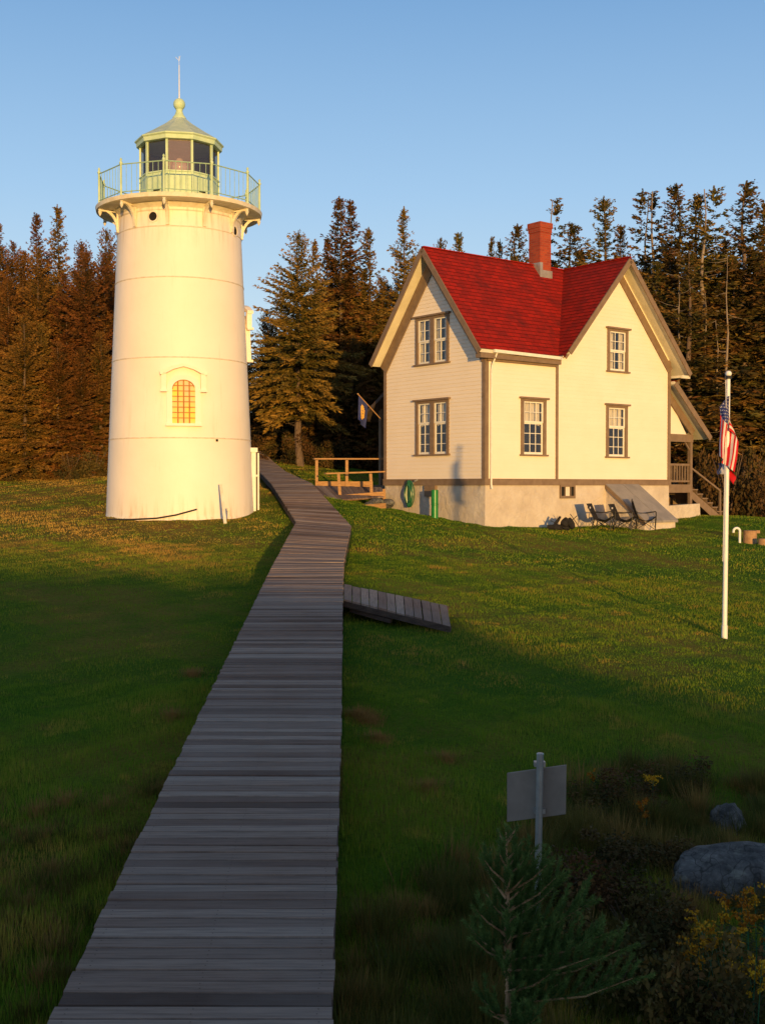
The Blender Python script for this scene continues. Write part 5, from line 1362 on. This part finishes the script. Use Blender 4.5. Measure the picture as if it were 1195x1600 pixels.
# ------------------------------------------------------------------ grass
def inside_walk(x, y):
    m = np.zeros(len(x), bool)
    for LP, RP in ((BL, BR), (BL2, BR2)):
        for k in range(len(LP) - 1):
            y0 = min(LP[k].y, RP[k].y) - .05; y1 = max(LP[k + 1].y, RP[k + 1].y)
            f = np.clip((y - LP[k].y) / (LP[k + 1].y - LP[k].y + 1e-6), 0, 1)
            xl_ = LP[k].x + (LP[k + 1].x - LP[k].x) * f
            f = np.clip((y - RP[k].y) / (RP[k + 1].y - RP[k].y + 1e-6), 0, 1)
            xr2 = RP[k].x + (RP[k + 1].x - RP[k].x) * f
            m |= (y > y0) & (y < y1) & (x > xl_ - .02) & (x < xr2 + .02)
    # house, tower footprint
    dx = x - HO.x; dy = y - HO.y; u = dx * math.cos(YAW) + dy * math.sin(YAW); v = -dx * math.sin(YAW) + dy * math.cos(YAW)
    m |= (u > 0) & (u < L_) & (v > 0) & (v < W)
    m |= (u > bu0) & (u < bu1) & (v > -bo) & (v < 0)
    m |= np.hypot(x - TX, y - TY) < 2.0
    return m
def grass(name, n, ylo, yhi, hmin, hmax, wid, seed, label, shag=None):
    g = np.random.default_rng(seed)
    # uniform over a wedge wider than the view
    y = np.sqrt(g.uniform(ylo ** 2, yhi ** 2, n)) if yhi < 60 else g.uniform(ylo, yhi, n)
    x = g.uniform(-.52, .52, n) * y - 0.0
    z = gz(x, y); keep = ~inside_walk(x, y); x, y, z = x[keep], y[keep], z[keep]; n = len(x)
    pat = vnoise(x, y, .35) * .5 + vnoise(x, y, 1.1) * .35 + .3 * vnoise(x + 5, y, 3.3)
    tone = np.clip(.37 + .20 * pat + g.normal(0, .13, n), 0, 1)
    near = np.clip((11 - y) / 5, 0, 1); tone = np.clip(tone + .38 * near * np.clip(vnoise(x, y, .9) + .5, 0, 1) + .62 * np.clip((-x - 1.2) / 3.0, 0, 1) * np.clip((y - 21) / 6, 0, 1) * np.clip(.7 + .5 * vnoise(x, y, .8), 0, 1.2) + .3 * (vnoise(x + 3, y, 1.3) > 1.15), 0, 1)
    hgt = g.uniform(hmin, hmax, n) * (1 + .5 * np.clip(pat, -.6, 1.4)) * (1 + near * 1.0)
    az = g.uniform(0, 2 * PI, n); lean = g.uniform(.05, .55, n); dirx = np.cos(az); diry = np.sin(az)
    w = wid * g.uniform(.6, 1.4, n)
    V = np.empty((n * 3, 3)); px_, py_ = -diry * w, dirx * w
    V[0::3] = np.c_[x - px_, y - py_, z - .015]; V[1::3] = np.c_[x + px_, y + py_, z - .015]
    V[2::3] = np.c_[x + dirx * lean * hgt, y + diry * lean * hgt, z + hgt]
    o = npmesh(name, V, np.arange(n * 3).reshape(-1, 3), M['grass'], corners=3, attr=np.repeat(tone, 3))
    tag(o, label, 'grass', kind='stuff'); return o
grass('grass', 330000, 3.5, 13, .022, .050, .0030, 1, 'rough unmown grass on the shaded foreground slope')
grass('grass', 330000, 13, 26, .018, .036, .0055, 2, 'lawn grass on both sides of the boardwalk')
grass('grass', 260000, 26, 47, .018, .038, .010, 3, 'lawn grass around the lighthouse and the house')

# unmown scrub grass on the right foreground slope: tussocks of long olive and straw blades
def scrub(name, n, seed, label, xr_s, yr_s, hr_s, keepf, nt_=420, extra=(), tmul=.75):
    g = np.random.default_rng(seed)
    tx = g.uniform(*xr_s, nt_); ty = g.uniform(*yr_s, nt_); th = g.uniform(*hr_s, nt_); tt = g.uniform(0, 1, nt_) ** 1.3
    for q_, (ex, ey) in enumerate(extra): tx[q_] = ex; ty[q_] = ey; th[q_] = .07; tt[q_] = 1.1
    k = g.integers(0, nt_, n)
    if extra: k[:len(extra) * 260] = np.repeat(np.arange(len(extra)), 260)
    a = g.uniform(0, 6.283, n); rr_ = np.abs(g.normal(0, .11, n))
    x = tx[k] + rr_ * np.cos(a); y = ty[k] + rr_ * np.sin(a)
    keep = (keepf(x + g.normal(0, .18, n), y) | ((k < len(extra)) if extra else False)) & ~inside_walk(x, y); x, y, k, a, rr_ = x[keep], y[keep], k[keep], a[keep], rr_[keep]; n = len(x)
    z = gz(x, y); h = th[k] * g.uniform(.5, 1.15, n); ln = g.uniform(.15, .8, n) * h; w = .0030 * g.uniform(.6, 1.5, n)
    V = np.empty((n * 3, 3)); nx_, ny_ = -np.sin(a) * w, np.cos(a) * w
    V[0::3] = np.c_[x - nx_, y - ny_, z - .02]; V[1::3] = np.c_[x + nx_, y + ny_, z - .02]; V[2::3] = np.c_[x + np.cos(a) * ln, y + np.sin(a) * ln, z + h]
    tone = np.clip(.15 + tmul * tt[k] + g.normal(0, .12, n), 0, 1)
    o = npmesh(name, V, np.arange(n * 3).reshape(-1, 3), M['scrub'], corners=3, attr=np.repeat(tone, 3)); tag(o, label, 'scrub', kind='stuff')
def gxy(px, py):
    Y = 8.0
    for _ in range(30): p = at(px, py, Y); Y *= max(.7, min(1.4, (g1(p.x, p.y) / p.z))) ** .5
    p = at(px, py, Y); return (p.x, p.y)
scrub('rough_grass', 260000, 12, 'olive and brown scrub grass around the sign and the boulders', (-.4, 5.8), (4.5, 10.9), (.07, .24),
      lambda x, y: x > np.clip((y - 7.2) * .62, -.5, 4), 760, [gxy(570, 1122), gxy(578, 1128), gxy(592, 1156), gxy(698, 1188), gxy(668, 1232), gxy(560, 1118)])
scrub('rough_grass', 120000, 13, 'tufted straw brown grass at the bottom left beside the boardwalk', (-4.6, -.9), (4.5, 10.0), (.03, .10),
      lambda x, y: (x < -1.1) & (y < 9.2 + .5 * np.sin(x * 3)), 520, [gxy(270, 1120), gxy(215, 1330), gxy(100, 1255), gxy(60, 1270), gxy(300, 1055)], .85)

# ------------------------------------------------------------------ camera, light, sky
cam = bpy.data.cameras.new('camera'); co = bpy.data.objects.new('camera', cam); COL.objects.link(co)
co.location = (0, 0, 0); co.rotation_euler = (R(90) - .0217, 0, 0)
cam.sensor_fit = 'VERTICAL'; cam.sensor_height = 36; cam.sensor_width = 27; cam.lens = 36 * F / 1600
cam.clip_end = 5000; cam.clip_start = .1; sc.camera = co

sun = bpy.data.lights.new('sun', 'SUN'); sun.energy = 5.0; sun.angle = R(.6); sun.color = (1.0, .585, .17)
so = bpy.data.objects.new('sun', sun); COL.objects.link(so)
tosun = Vector((math.sin(SAZ) * math.cos(SEL), -math.cos(SAZ) * math.cos(SEL), math.sin(SEL)))
so.rotation_euler = tosun.to_track_quat('Z', 'Y').to_euler(); so.location = (10, -20, 10)
w = bpy.data.worlds.new('World'); sc.world = w; w.use_nodes = True; nt = w.node_tree
bgn = nt.nodes['Background']; sky = nt.nodes.new('ShaderNodeTexSky'); sky.sky_type = 'NISHITA'; sky.sun_disc = False
sky.sun_elevation = SEL; sky.sun_rotation = math.atan2(tosun.x, tosun.y)
sky.air_density = 1.0; sky.dust_density = .6; sky.ozone_density = 2.0
tc = nt.nodes.new('ShaderNodeTexCoord'); sp = nt.nodes.new('ShaderNodeSeparateXYZ'); nt.links.new(tc.outputs['Generated'], sp.inputs[0])
gr = ramp(nt, sp.outputs[2], [(0, (.50, .61, .72)), (.10, (.42, .56, .73)), (.24, (.25, .425, .69)), (.38, (.125, .28, .555)), (.6, (.115, .17, .265)), (1, (.10, .13, .185))])
gain = mixc(nt, 1.0, gr, (1 / .15, 1 / .15, 1 / .15), 'MULTIPLY')
tot = mixc(nt, 1.0, gain, sky.outputs[0], 'ADD')
for n_ in nt.nodes:
    if n_.type == 'MIX': n_.clamp_result = False
sk = mixc(nt, 1.0, sky.outputs[0], (.95, .80, .62), 'MULTIPLY'); tot = mixc(nt, 1.0, gain, sk, 'ADD')
nt.links.new(tot, bgn.inputs[0]); bgn.inputs[1].default_value = .15
sc.view_settings.view_transform = 'Standard'; sc.view_settings.look = 'None'; sc.view_settings.exposure = 0; sc.view_settings.gamma = 1
sc.cycles.max_bounces = 6; sc.cycles.transparent_max_bounces = 12
try: sc.cycles.use_denoising = True
except Exception: pass
